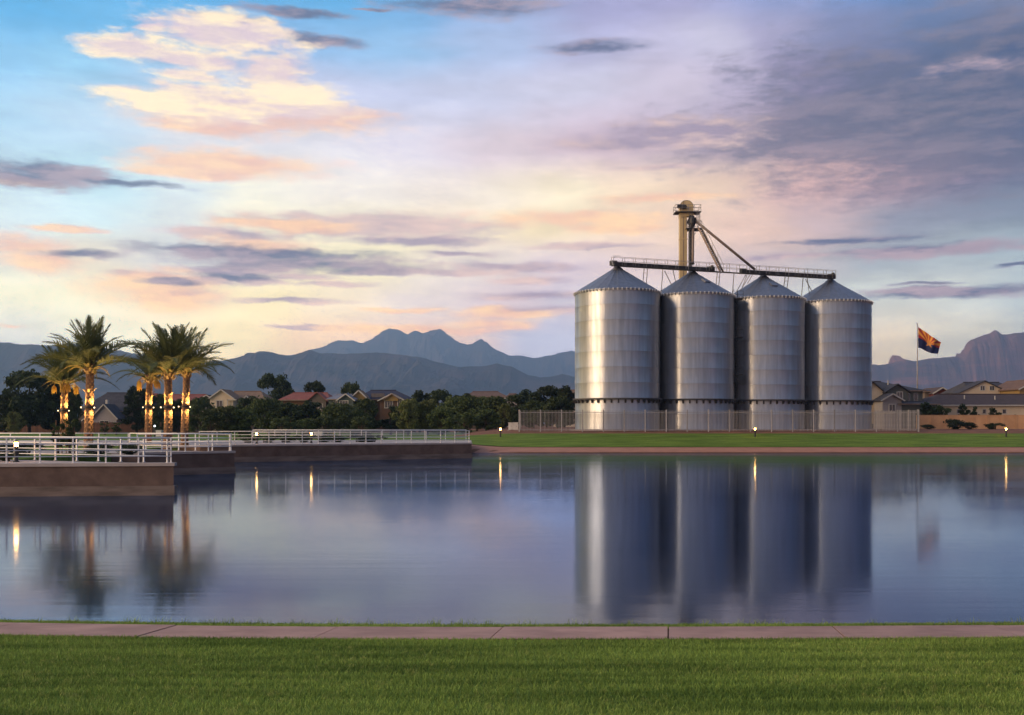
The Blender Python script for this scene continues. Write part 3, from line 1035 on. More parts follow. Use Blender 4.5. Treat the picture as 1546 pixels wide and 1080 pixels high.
SILO_LABELS = ['leftmost and largest galvanised silo, warm light on its left flank',
               'second silo from the left, under the tan elevator tower',
               'third silo from the left, with ladder landings on its left side',
               'rightmost galvanised silo, next to the flag']
for k, (sx, sy) in enumerate(SILOS):
    t = empty('grain_silo', (sx, sy, 0))
    tag(t, SILO_LABELS[k], 'silo', 'row of four galvanised grain silos')
    for c in range(COURSES):
        off = (c % 2) * span / 2 + k * 0.13
        for i in range(NSH):
            link('sheet', me_sheet, t, (0, 0, Z_RING + c * hc), (0, 0, off + i * span))
    for c in range(2):
        for i in range(NSH):
            link('base_sheet', me_base, t, (0, 0, SG + c * hb), (0, 0, (c % 2) * span / 2 + i * span))
    for i in range(24):
        link('roof_panel', me_roofp, t, rot=(0, 0, 2 * math.pi * i / 24 + 0.06))
    link('roof_cap', me_cap, t, (0, 0, Z_PEAK))
    o = link('eave_clips', me_clip, t); o['kind'] = 'stuff'
    link('ring_beam', me_ring, t, (0, 0, Z_RING))
    link('ring_flange', me_ringt, t, (0, 0, Z_RING))
    o = link('ring_brackets', me_brk, t); o['kind'] = 'stuff'
    link('foundation', me_slab, t, (0, 0, SG))
    link('inner_shell', me_inner, t, (0, 0, SG))
    if k in (1, 2):     # small roof hatch
        a = -math.pi / 2 + (0.25 if k == 2 else 0.5)
        rr = SR * 0.5
        hz = Z_PEAK - 0.5 * (Z_PEAK - Z_EAVE)
        hp = link('roof_hatch', MB().box(-0.45, -0.4, -0.1, 0.45, 0.4, 0.16).mesh('roof_hatch', M_galvroof), t, (rr * math.cos(a), rr * math.sin(a), hz + 0.05), (0, 0, a))
        hp.rotation_euler = (0, R(32), a)

# ladder landings on the left side of the third silo, in the gap
sx, sy = SILOS[2]
lad = empty('silo_ladder', (PX(1110.5, 126.6), 126.6, SG))
tag(lad, 'caged ladder with dark landings in the gap before the third silo', 'ladder')
H = Z_EAVE - SG
mb = MB()
for s_ in (-0.22, 0.22):
    mb.bar((s_, 0, 0), (s_, 0, H + 0.9), 0.05)
mb.build('stringers', M_dark, lad)
me_rung = MB().bar((-0.22, 0, 0), (0.22, 0, 0), 0.03).mesh('ladder_rung', M_dark)
for i in range(48):
    link('rung', me_rung, lad, (0, 0, 0.3 + i * 0.34))
for zz in (PZ(566, 126.6) - SG, PZ(510, 126.6) - SG, PZ(452, 126.6) - SG):
    ld = MB().box(-0.55, -0.4, zz, 0.95, 0.6, zz + 0.10).build('landing', M_dark, lad)
    hb_ = MB()
    for (x_, y_) in ((-0.5, -0.36), (0.9, -0.36), (0.2, -0.36), (-0.5, 0.55)):
        hb_.bar((x_, y_, zz), (x_, y_, zz + 1.0), 0.035)
    hb_.bar((-0.5, -0.36, zz + 1.0), (0.9, -0.36, zz + 1.0), 0.035)
    hb_.bar((-0.5, -0.36, zz + 0.55), (0.9, -0.36, zz + 0.55), 0.03)
    hb_.build('guard_rail', M_dark, ld)
    MB().bar((-0.5, -0.3, zz), (0.3, -0.3, zz - 0.8), 0.06).build('brace', M_dark, ld)

# ------------------------------------------------------------------ overhead conveyor, catwalk, elevator tower
ux, uy = (SILOS[3][0] - SILOS[0][0]), (SILOS[3][1] - SILOS[0][1])
UL = math.hypot(ux, uy)
UA = math.atan2(uy, ux)
ZC = Z_PEAK + 0.16


def along(s, off=0.0, z=0.0):
    """point s metres along the row of silos from the first peak, off metres towards the camera"""
    return (SILOS[0][0] + math.cos(UA) * s + math.sin(UA) * off, SILOS[0][1] + math.sin(UA) * s - math.cos(UA) * off, z)


def conveyor(label, s0, s1):
    t = empty('drag_conveyor', along(s0, 0, ZC), UA)
    tag(t, label, 'conveyor', 'drag conveyors over the silo roofs')
    L = s1 - s0
    MB().box(0, -0.22, 0.0, L, 0.22, 0.34).build('trough', M_dark, t)
    MB().box(-0.3, -0.30, -0.06, 0.5, 0.30, 0.50).build('drive_head', M_dark, t)
    MB().box(L - 0.5, -0.30, -0.06, L + 0.35, 0.30, 0.50).build('tail_end', M_dark, t)
    mb = MB()
    n = int(L / 1.6)
    for i in range(1, n):
        mb.box(L * i / n - 0.03, -0.25, -0.03, L * i / n + 0.03, 0.25, 0.37)
    o = mb.build('joint_flange', M_grey, t); o['kind'] = 'stuff'
    mt = MB()
    mt.lathe([(0.0, 0.0), (0.2, 0.0), (0.2, 0.5), (0.0, 0.5)], 12, (L - 0.2, -0.5, 0.1))
    mt.build('motor', M_dark, t)
    return t


# pixel columns -> metres along the row
def s_at(px):
    # ray px: x = k*y ; row: x0 + c s, y0 + n s
    k = (px - 773) / F
    return (k * SILOS[0][1] - SILOS[0][0]) / (math.cos(UA) - k * math.sin(UA))


conveyor('dark drag conveyor from the first silo peak to past the tower', s_at(925), s_at(1074))
conveyor('dark drag conveyor from the third silo peak to the rightmost silo', s_at(1121), s_at(1256))

cw = empty('catwalk', along(0, 0.75, ZC - 0.28), UA)
tag(cw, 'thin railed catwalk beside the conveyors above the silo peaks', 'catwalk')
c0, c1 = s_at(921), s_at(1254)
MB().box(c0, -0.34, 0, c1, 0.34, 0.07).build('deck', M_dark, cw)
me_cp = MB().bar((0, 0, 0), (0, 0, 1.08), 0.04).mesh('catwalk_post', M_grey)
n = 22
for i in range(n + 1):
    s = c0 + (c1 - c0) * i / n
    for sd in (-0.33, 0.33):
        link('rail_post', me_cp, cw, (s, sd, 0.06))
for sd in (-0.33, 0.33):
    for zz in (1.12, 0.6):
        MB().bar((c0, sd, zz), (c1, sd, zz), 0.035).build('hand_rail', M_grey, cw)
# hoop at the left end
MB().tube([(c0 - 0.1, -0.33, 0.0), (c0 - 0.25, -0.33, 0.6), (c0 - 0.2, -0.33, 1.15), (c0 + 0.4, -0.33, 1.3), (c0 + 0.9, -0.33, 1.2)], 0.03, 6).build('end_hoop', M_clip, cw)
# legs down to the roofs
for pxs, lean in ((969, 0), (974, 0), (997, 0), (1012, 3), (1079, 0), (1083, 0), (1104, 0), (1124, -2), (1132, -2), (1181, 0), (1186, 0), (1208, 0), (1214, 3)):
    s = s_at(pxs)
    d = min(abs(s - q * UL / 3) for q in range(4))
    zr = Z_PEAK - d / SR * (Z_PEAK - Z_EAVE) + 0.05 if d < SR else Z_EAVE
    MB().bar((s, 0.1, 0.0), (s + lean * 0.25, 0.5, zr - (ZC - 0.28)), 0.07).build('support_leg', M_grey, cw)
for p0, p1 in ((969, 974), (1079, 1083), (1181, 1186)):
    MB().bar((s_at(p0), 0.2, -0.6), (s_at(p1), 0.2, -0.6), 0.05).build('support_tie', M_grey, cw)
MB().bar((s_at(1000), 0.15, -0.2), (s_at(1012), 0.4, -1.9), 0.07).build('support_brace', M_grey, cw)
MB().bar((s_at(1212), 0.15, -0.2), (s_at(1223), 0.4, -1.7), 0.07).build('support_brace', M_grey, cw)
MB().bar((s_at(1122), 0.15, -0.1), (s_at(1108), 0.4, -2.6), 0.07).build('support_brace', M_grey, cw)
MB().bar((s_at(1128), 0.15, -0.1), (s_at(1114), 0.4, -2.4), 0.07).build('support_brace', M_grey, cw)

# bucket elevator tower behind the second silo
TY = 131.5
sc_ = TY / F
tx0, tx1 = PX(1025.5, TY), PX(1036.5, TY)
tw = empty('elevator_tower', ((tx0 + tx1) / 2, TY, SG))
tag(tw, 'tan bucket elevator tower rising behind the second silo', 'elevator tower')
ztop = PZ(304, TY) - SG
zpl = PZ(321.5, TY) - SG
w2 = (tx1 - tx0) / 2
nseg = 9
zc0 = 0.0
leg_top = PZ(326, TY) - SG
for i in range(nseg):
    za, zb = leg_top * i / nseg, leg_top * (i + 1) / nseg
    MB().box(-w2, -0.42, za + 0.012, w2, 0.42, zb - 0.012).build('casing', M_tan, tw)
    MB().box(-w2 - 0.05, -0.47, zb - 0.05, w2 + 0.05, 0.47, zb + 0.05).build('casing_flange', M_tan, tw)
MB().box(-0.04, -0.455, 0, 0.04, -0.43, leg_top).build('casing_seam', M_stairm, tw)
x2 = PX(1044, TY) - (tx0 + tx1) / 2
MB().box(x2 - 0.36, -0.32, 0, x2 - 0.02, 0.32, leg_top + 0.8).build('return_casing', M_dark, tw)
# rounded head
hw0 = -w2 - 0.02
hw1 = PX(1046, TY) - (tx0 + tx1) / 2
zt0 = leg_top - 0.3
rad = (hw1 - hw0) / 2
prof = [(hw0, zt0), (hw1, zt0 + 0.25)]
zc_ = ztop - rad
for i in range(13):
    a = math.pi * i / 12
    prof.append(((hw0 + hw1) / 2 + rad * math.cos(a), zc_ + rad * math.sin(a)))
vs = [(x, -0.5, z) for x, z in prof] + [(x, 0.5, z) for x, z in prof]
nn = len(prof)
hd = MB().add(vs, [tuple(range(nn)), tuple(range(2 * nn - 1, nn - 1, -1))] + [(i, nn + i, nn + (i + 1) % nn, (i + 1) % nn) for i in range(nn)]).build('head_housing', M_tan, tw)
strip = MB()
for i in range(2, nn - 1):
    (xa, za), (xb, zb) = prof[i], prof[i + 1]
    strip.bar((xa, 0, za), (xb, 0, zb), 1.06, 0.05, up=(0, 0, 1))
strip.build('head_rim', M_dark, hd)
MB().box(-0.03, -0.53, zc_ - 0.4, 0.05, -0.505, ztop - 0.05).build('head_seam', M_stairm, hd)
MB().tube([(PX(1021, TY) - (tx0 + tx1) / 2, -0.75, zpl + 0.72), (PX(1034, TY) - (tx0 + tx1) / 2, -0.75, zpl + 0.62)], 0.26, 10).build('drive_motor', M_dark, tw)
MB().tube([(PX(1033, TY) - (tx0 + tx1) / 2, -0.9, zpl + 0.62), (PX(1033, TY) - (tx0 + tx1) / 2, -0.55, zpl + 0.62)], 0.22, 12).build('pulley', M_dark, tw)


def platform(px0, px1, z, rail_h):
    a, b = PX(px0, TY) - (tx0 + tx1) / 2, PX(px1, TY) - (tx0 + tx1) / 2
    pf = MB().box(a, -1.05, z - 0.1, b, 0.95, z).build('platform', M_dark, tw)
    me = MB().bar((0, 0, 0), (0, 0, rail_h), 0.045).mesh('platform_post', M_grey)
    for x_ in spaced(a + 0.04, b - 0.04, 4):
        for y_ in (-1.02, 0.92):
            link('rail_post', me, pf, (x_, y_, z))
    for zz in (rail_h, rail_h * 0.55):
        r = MB()
        r.bar((a, -1.02, z + zz), (b, -1.02, z + zz), 0.045).bar((a, 0.92, z + zz), (b, 0.92, z + zz), 0.045)
        r.bar((a + 0.04, -1.02, z + zz), (a + 0.04, 0.92, z + zz), 0.045).bar((b - 0.04, -1.02, z + zz), (b - 0.04, 0.92, z + zz), 0.045)
        r.build('hand_rail', M_grey, pf)
    return pf


platform(1018, 1056.5, zpl, 0.88)
zp2 = PZ(346.5, TY) - SG
platform(1034, 1056.5, zp2, 1.0)
xq = lambda px: PX(px, TY) - (tx0 + tx1) / 2
# caged ladder between the platforms and lattice mast down to the roof
cg = MB()
for i in range(7):
    zz = zp2 + 0.4 + i * (zpl - zp2 - 0.4) / 7
    for k in range(6):
        a0, a1 = math.pi * (k - 3) / 5, math.pi * (k - 2) / 5
        cg.bar((xq(1050) + 0.42 * math.cos(a0), -1.0 + 0.36 * math.sin(a0), zz), (xq(1050) + 0.42 * math.cos(a1), -1.0 + 0.36 * math.sin(a1), zz), 0.03)
for k in range(5):
    a0 = math.pi * (k - 2) / 4
    cg.bar((xq(1050) + 0.42 * math.cos(a0), -1.0 + 0.36 * math.sin(a0), zp2 + 0.4), (xq(1050) + 0.42 * math.cos(a0), -1.0 + 0.36 * math.sin(a0), zpl), 0.03)
cg.build('ladder_cage', M_grey, tw)
zlow = Z_PEAK - SG - 0.3
ms = MB()
for px_ in (1039, 1043):
    ms.bar((xq(px_), -0.75, zlow), (xq(px_), -0.75, zpl), 0.06)
nb = 20
for i in range(nb):
    za = zlow + (zpl - zlow) * i / nb
    zb = zlow + (zpl - zlow) * (i + 1) / nb
    a, b = (1039, 1043) if i % 2 else (1043, 1039)
    ms.bar((xq(a), -0.75, za), (xq(b), -0.75, zb), 0.035)
ms.build('lattice_mast', M_grey, tw)
# distributor box, brackets
MB().lathe([(0.20, -0.9), (0.45, -0.3), (0.45, 0.25), (0.22, 0.7)], 10, (xq(1043.5), -0.85, PZ(336, TY) - SG)).build('distributor', M_dark, tw)
MB().bar((xq(1046), -0.9, PZ(357, TY) - SG), (xq(1053), -0.9, zp2), 0.06).build('platform_brace', M_grey, tw)
MB().bar((xq(1036), -0.9, PZ(340, TY) - SG), (xq(1041), -0.9, PZ(328, TY) - SG), 0.3).build('discharge_chute', M_dark, tw)

sp1 = empty('spout_pipe', (PX(1045, TY), TY - 0.9, PZ(347, TY)))
tag(sp1, 'steep brown spout pipe dropping from tower to second silo', 'pipe')
e1 = Vector(along(UL / 3, 0.1, Z_PEAK + 0.9))
MB().tube([(0, 0, 0), tuple(e1 - sp1.location)], 0.15, 10).build('pipe', M_stairm, sp1, smooth=True)
MB().tube([tuple((e1 - sp1.location) * 0.985), tuple(e1 - sp1.location)], 0.22, 10).build('flange', M_dark, sp1)
sp2 = empty('spout_pipe', (PX(1046, TY), TY - 0.9, PZ(334, TY)))
tag(sp2, 'long dark spout pipe slanting from tower to third silo', 'pipe')
e2 = Vector(along(s_at(1139), 0.15, ZC + 0.45))
MB().tube([(0, 0, 0), tuple(e2 - sp2.location)], 0.17, 10).build('pipe', M_stairm, sp2, smooth=True)
MB().tube([(0.0, 0, 0.2), (0.15, 0, -0.1)], 0.26, 10).build('flange', M_dark, sp2)

# stair from the lower platform down to the catwalk
A3 = Vector((PX(1054, TY), TY - 1.2, PZ(347, TY)))
B3 = Vector(along(s_at(1085), 0.75, ZC - 0.2))
stair = empty('stairway', B3)
tag(stair, 'steep brown stair with handrail from tower platform to catwalk', 'stair')
dv = A3 - B3
side = Vector((dv.y, -dv.x, 0)).normalized() * 0.42
for sg in (-1, 1):
    MB().bar(side * sg, dv + side * sg, 0.06, 0.22).build('stringer', M_stairm, stair)
    hr = MB()
    hr.bar(side * sg + Vector((0, 0, 1.0)), dv + side * sg + Vector((0, 0, 1.0)), 0.04)
    for i in range(5):
        hr.bar(side * sg + dv * (i / 4), side * sg + dv * (i / 4) + Vector((0, 0, 1.0)), 0.035)
    hr.build('hand_rail', M_grey, stair)
ns = 24
me_st = MB().box(-0.14, -0.40, -0.02, 0.14, 0.40, 0.02).mesh('stair_tread', M_stairm)
ra = math.atan2(dv.y, dv.x)
for i in range(1, ns):
    link('tread', me_st, stair, tuple(dv * (i / ns)), (0, 0, ra))

# ------------------------------------------------------------------ picket fence round the silos
FY = 116.8
fx0, fx1 = PX(784, FY), PX(1387, FY)
FH = 2.5


def picket_fence(label, a, b, step, post_step, zf=gz):
    a, b = Vector((a[0], a[1], 0)), Vector((b[0], b[1], 0))
    L = (b - a).length
    ang = math.atan2(b.y - a.y, b.x - a.x)
    z0 = min(zf(a.x, a.y), zf(b.x, b.y)) + 0.02
    t = empty('picket_fence', (a.x, a.y, z0), ang)
    tag(t, label, 'fence', 'tall picket fence round the silos')
    me = bpy.data.meshes.get('fence_picket') or MB().box(-0.019, -0.015, 0.06, 0.019, 0.015, FH).mesh('fence_picket', M_fence)
    mp = bpy.data.meshes.get('fence_post') or MB().box(-0.06, -0.06, -0.4, 0.06, 0.06, FH + 0.08).mesh('fence_post', M_fence)
    n = int(L / step)
    for i in range(n + 1):
        link('picket', me, t, (L * i / n, 0.0, 0))
    m = max(1, round(L / post_step))
    for i in range(m + 1):
        link('post', mp, t, (L * i / m, 0.03, 0))
    for zz in (0.25, FH - 0.25):
        MB().box(0, 0.022, zz - 0.03, L, 0.06, zz + 0.03).build('rail', M_fence, t)
    return t


picket_fence('long pale picket fence in front of the silos', (fx0, FY), (fx1, FY), 0.163, 2.45)
picket_fence('left return of the picket fence beside the first silo', (fx0, FY + 0.2), (fx0 + 0.4, 141), 0.3, 2.6)
picket_fence('right return of the picket fence under the flag', (fx1, FY + 0.2), (fx1, 141), 0.3, 2.6)

# ------------------------------------------------------------------ lamps on posts
def bollard(px, Y, ybase, label, h=0.98, lampm=None, ground=None):
    z = gz(PX(px, Y), Y) if ground is None else ground
    t = empty('bollard_light', (PX(px, Y), Y, z))
    tag(t, label, 'bollard light', 'low lit bollards round the lake')
    key = 'bollard_parts'
    MB().lathe([(0.13, -0.1), (0.13, 0.04), (0.085, 0.06), (0.085, h - 0.24)], 14).build('post', M_black, t)
    MB().lathe([(0.075, h - 0.24), (0.075, h - 0.06)], 14).build('lamp', lampm or M_lamp, t)
    MB().lathe([(0.11, h - 0.06), (0.11, h - 0.02), (0.03, h + 0.02)], 14).build('cap', M_black, t)
    return t


bollard(755.5, 112.6, 659, 'lit bollard on the far bank left of the silos', 1.10)
bollard(1140, 112.6, 658, 'lit bollard on the far bank in front of the third silo', 1.10)
bollard(1519, 112.6, 655, 'lit bollard on the far bank at the right edge', 1.10)
bollard(387.5, 84.0, 656, 'lit bollard behind the long railing, nearer the palms', 0.95, ground=TOP)
bollard(470, 86.0, 656, 'lit bollard behind the middle of the long railing', 0.95, ground=TOP)
bollard(24.5, 43.6, 671, 'lit bollard behind the nearest railing at the left edge', 0.92, ground=TOP)
bollard(233.5, 120, 646, 'small white lit bollard beyond the palms', 1.6, M_lampw)

# ------------------------------------------------------------------ palms
rng = random.Random(11)


def frond_mesh(name, L, seed, droop, mat, nleaf=46, twist=0.0):
    """arching feather leaf in local x (out) and z (up): midrib with two rows of leaflets"""
    r = random.Random(seed)
    mb = MB()
    pts = []
    for i in range(11):
        t = i / 10
        pts.append(Vector((L * (t - 0.10 * t * t), 0.10 * math.sin(t * 2.2 + seed) * twist, L * (0.16 * t - droop * t * t * t))))
    mb.tube(pts, [0.045 * (1 - 0.85 * i / 10) + 0.004 for i in range(11)], 5)
    def at(t):
        f = min(9.999, t * 10)
        i = int(f)
        return pts[i].lerp(pts[i + 1], f - i)
    for side in (-1, 1):
        for k in range(nleaf):
            t = 0.16 + 0.84 * k / (nleaf - 1)
            p = at(t)
            d = (at(min(1, t + 0.03)) - at(max(0, t - 0.03))).normalized()
            ll = L * 0.23 * (math.sin(math.pi * min(1, 0.18 + t * 0.80)) ** 0.7) * r.uniform(0.8, 1.15)
            ang = R(62 - 40 * t) + r.uniform(-0.14, 0.14)
            out = d * math.cos(ang) + Vector((0, side, 0)) * math.sin(ang)
            out = (out + Vector((0, 0, r.uniform(0.10, 0.40) - 0.25 * t))).normalized()
            tip = p + out * ll + Vector((0, 0, -ll * 0.16 * r.random()))
            mid = p + out * ll * 0.5
            w = d * 0.027
            wz = Vector((0, 0, 0.012))
            mb.add([p - w, p + w, mid + w + wz, mid - w + wz, tip], [(0, 1, 2, 3), (3, 2, 4)])
    return mb.mesh(name, mat)


FR = [frond_mesh('palm_frond_a', 3.0, 1, 0.10, M_frond, 48, 1.0), frond_mesh('palm_frond_b', 3.0, 2, 0.26, M_frond, 48, 1.2), frond_mesh('palm_frond_c', 3.0, 3, 0.44, M_frond, 46, 1.0)]
FRD = [frond_mesh('palm_frond_old_a', 2.0, 4, 0.5, M_fronddry, 30, 1.0), frond_mesh('palm_frond_old_b', 2.1, 5, 0.75, M_fronddry, 30, 1.0)]


def trunk_mesh(name, H, r0, seed):
    r = random.Random(seed)
    nz, na = int(H / 0.045), 36
    vs, fs = [], []
    for j in range(nz + 1):
        z = H * j / nz
        t = z / H
        base = r0 * (1.12 - 0.20 * t) + (0.10 * r0 if t < 0.04 else 0) + r0 * 0.30 * sst(t, 0.86, 1.0)
        for i in range(na):
            a = 2 * math.pi * i / na
            # two families of spirals make lozenge leaf scars
            u = (a * 6 / (2 * math.pi) + z * 3.1)
            v = (a * 6 / (2 * math.pi) - z * 3.1)
            du, dv = abs((u % 1) - 0.5) * 2, abs((v % 1) - 0.5) * 2
            boss = (1 - max(du, dv) ** 2)
            up = ((u - v) % 1.0)
            n = mnoise.noise(Vector((math.cos(a) * 2, math.sin(a) * 2, z * 3 + seed)))
            rr = base + 0.058 * boss * (0.6 + 0.4 * up) - 0.02 + 0.012 * n
            vs.append((rr * math.cos(a) + 0.06 * math.sin(z * 0.8 + seed) * t, rr * math.sin(a), z))
    for j in range(nz):
        for i in range(na):
            fs.append((j * na + i, j * na + (i + 1) % na, (j + 1) * na + (i + 1) % na, (j + 1) * na + i))
    fs.append(tuple(nz * na + k for k in range(na)))
    me = bpy.data.meshes.new(name)
    me.from_pydata(vs, [], fs)
    me.materials.append(M_trunk)
    me.polygons.foreach_set('use_smooth', [True] * len(me.polygons))
    return me


me_bulb = MB().lathe([(0.0, -0.045), (0.034, -0.034), (0.045, 0.0), (0.034, 0.034), (0.0, 0.045)], 12).mesh('collar_bulb', M_bulb, True)
me_stub = MB().add([(-0.09, 0, 0), (0.09, 0, 0), (0.05, -0.10, 0.26), (-0.05, -0.10, 0.26), (0, 0.06, 0.0), (0, -0.05, 0.24)], [(0, 1, 2, 3), (1, 4, 5, 2), (4, 0, 3, 5), (2, 5, 3), (0, 4, 1)]).mesh('palm_stub_mesh', M_stub)


def date_mesh(seed):
    r = random.Random(seed)
    mb = MB()
    mb.tube([(0, 0, 0), (0.28, 0, 0.16), (0.52, 0, 0.05), (0.62, 0, -0.16)], [0.03, 0.03, 0.025, 0.02], 5)
    for k in range(34):
        a = r.uniform(0, 2 * math.pi)
        q = r.uniform(0.03, 0.17)
        l = r.uniform(0.4, 0.72)
        x0 = 0.62
        pts = [(x0, 0, -0.14), (x0 + q * math.cos(a), q * math.sin(a), -0.14 - l * 0.35), (x0 + q * 1.15 * math.cos(a), q * 1.15 * math.sin(a), -0.14 - l)]
        mb.tube(pts, [0.012, 0.020, 0.016], 4)
    return mb.mesh('date_cluster', M_date)


DATES = [date_mesh(1), date_mesh(2)]


def palm(px, Y, y_crown, y_collar, label, seed, nfr=34, fl=1.0, lean=0.0, dates=(), olds=9, az_bias=None):
    r = random.Random(seed)
    x = PX(px, Y)
    t = empty('palm_tree', (x, Y, TOP - 0.06), 0)
    tag(t, label, 'palm tree', 'five lit date palms')
    H = PZ(y_crown, Y) - (TOP - 0.06)
    t.rotation_euler = (r.uniform(-0.03, 0.03), r.uniform(-0.035, 0.035), 0)
    link('trunk', trunk_mesh('palm_trunk', H, 0.245, seed), t)
    # crown of fronds: young ones upright, older ones arching out
    for i in range(nfr):
        q = (i + 0.5) / nfr
        a = i * 2.39996 + seed + r.uniform(-0.2, 0.2)
        elev = R(84 - 68 * q ** 0.9) + r.uniform(-0.10, 0.10)
        m = FR[0] if q < 0.35 else (FR[1] if q < 0.72 else FR[2])
        s = fl * r.uniform(0.88, 1.10) * (0.86 + 0.2 * q)
        o = link('frond', m, t, (0.10 * math.cos(a), 0.10 * math.sin(a), H - 0.12 - 0.25 * q))
        o.rotation_euler = (Matrix.Rotation(a, 3, 'Z') @ Matrix.Rotation(-elev + 0.10, 3, 'Y') @ Matrix.Rotation(r.uniform(-0.5, 0.5), 3, 'X')).to_euler()
        o.scale = (s, s, s)
    for i in range(olds):
        a = i * 2 * math.pi / olds + r.uniform(-0.25, 0.25)
        o = link('old_frond', FRD[i % 2], t, (0.22 * math.cos(a), 0.22 * math.sin(a), H - 0.42))
        o.rotation_euler = (Matrix.Rotation(a, 3, 'Z') @ Matrix.Rotation(-R(r.uniform(0, 45)), 3, 'Y')).to_euler()
        s = r.uniform(0.5, 0.85)
        o.scale = (s, s, s)
    # cut leaf bases under the crown and one tuft half way down
    for i in range(26):
        a = i * 2.39996
        zz = H - 0.75 + 0.6 * i / 26
        link('leaf_base', me_stub, t, (0.29 * math.cos(a), 0.29 * math.sin(a), zz), (0.25, 0, a + math.pi / 2))
    zt = PZ(y_collar - 19, Y) - (TOP - 0.06)
    for i in range(5):
        a = i * 1.3 + seed
        link('leaf_base', me_stub, t, (0.27 * math.cos(a), 0.27 * math.sin(a), zt + r.uniform(-0.3, 0.3)), (0.3, 0, a + math.pi / 2), (0.85, 0.85, 0.85))
    for (a, dz) in dates:
        link('date_cluster', DATES[len(t.children) % 2], t, (0.2 * math.cos(a), 0.2 * math.sin(a), H - 0.25 + dz), (0, 0, a))
    # strap with four small lamps
    zc = PZ(y_collar, Y) - (TOP - 0.06)
    col = MB().lathe([(0.30, -0.05), (0.335, -0.05), (0.335, 0.05), (0.30, 0.05)], 24).build('light_collar', M_black, t, loc=(0, 0, zc))
    for k, a in enumerate((R(-25), R(95), R(200))):
        rr = 0.47
        arm = MB().bar((0.32 * math.cos(a), 0.32 * math.sin(a), 0), (rr * math.cos(a), rr * math.sin(a), -0.02), 0.04).build('lamp_arm', M_black, col)
        link('bulb', me_bulb, col, (rr * math.cos(a), rr * math.sin(a), -0.02))
        # each small lamp throws one beam up the trunk into the crown and a weaker one down
        for upd, en in ((1, 300.0), (-1, 220.0)):
            ld = bpy.data.lights.new('collar_lamp', 'SPOT')
            ld.energy = en
            ld.color = (1.0, 0.60, 0.20)
            ld.shadow_soft_size = 0.10
            ld.spot_size = R(100)
            ld.spot_blend = 0.6
            lo = bpy.data.objects.new('collar_lamp', ld)
            COL.objects.link(lo)
            lo.parent = col
            p0 = Vector(((rr + 0.06) * math.cos(a), (rr + 0.06) * math.sin(a), 0.08 * upd))
            lo.location = p0
            lo.rotation_euler = (Vector((0.12 * math.cos(a), 0.12 * math.sin(a), 1.25 * upd)) - p0).to_track_quat('-Z', 'Y').to_euler()
    return t


palm(97, 78, 574, 620, 'leftmost palm with short golden crown and hanging dates', 3, 26, 1.22, dates=((R(185), 0.0), (R(-80), 0.05), (R(-50), 0.1), (R(20), -0.05)), olds=14)
palm(133.5, 64.4, 549, 615, 'thick palm second from the left, tallest of the left pair', 5, 29, 1.30, olds=8)
palm(223, 80, 566, 615, 'slim palm in the middle with bags of yellow dates', 8, 24, 1.08, dates=((R(190), -0.25), (R(-40), 0.0), (R(-20), -0.1), (R(-150), -0.1)), olds=12)
palm(253, 66, 557, 615, 'thick palm second from the right with full upright crown', 13, 29, 1.30, olds=8)
palm(278.5, 74, 556, 614, 'rightmost palm with fronds swept over to the right', 17, 26, 1.36, olds=10)

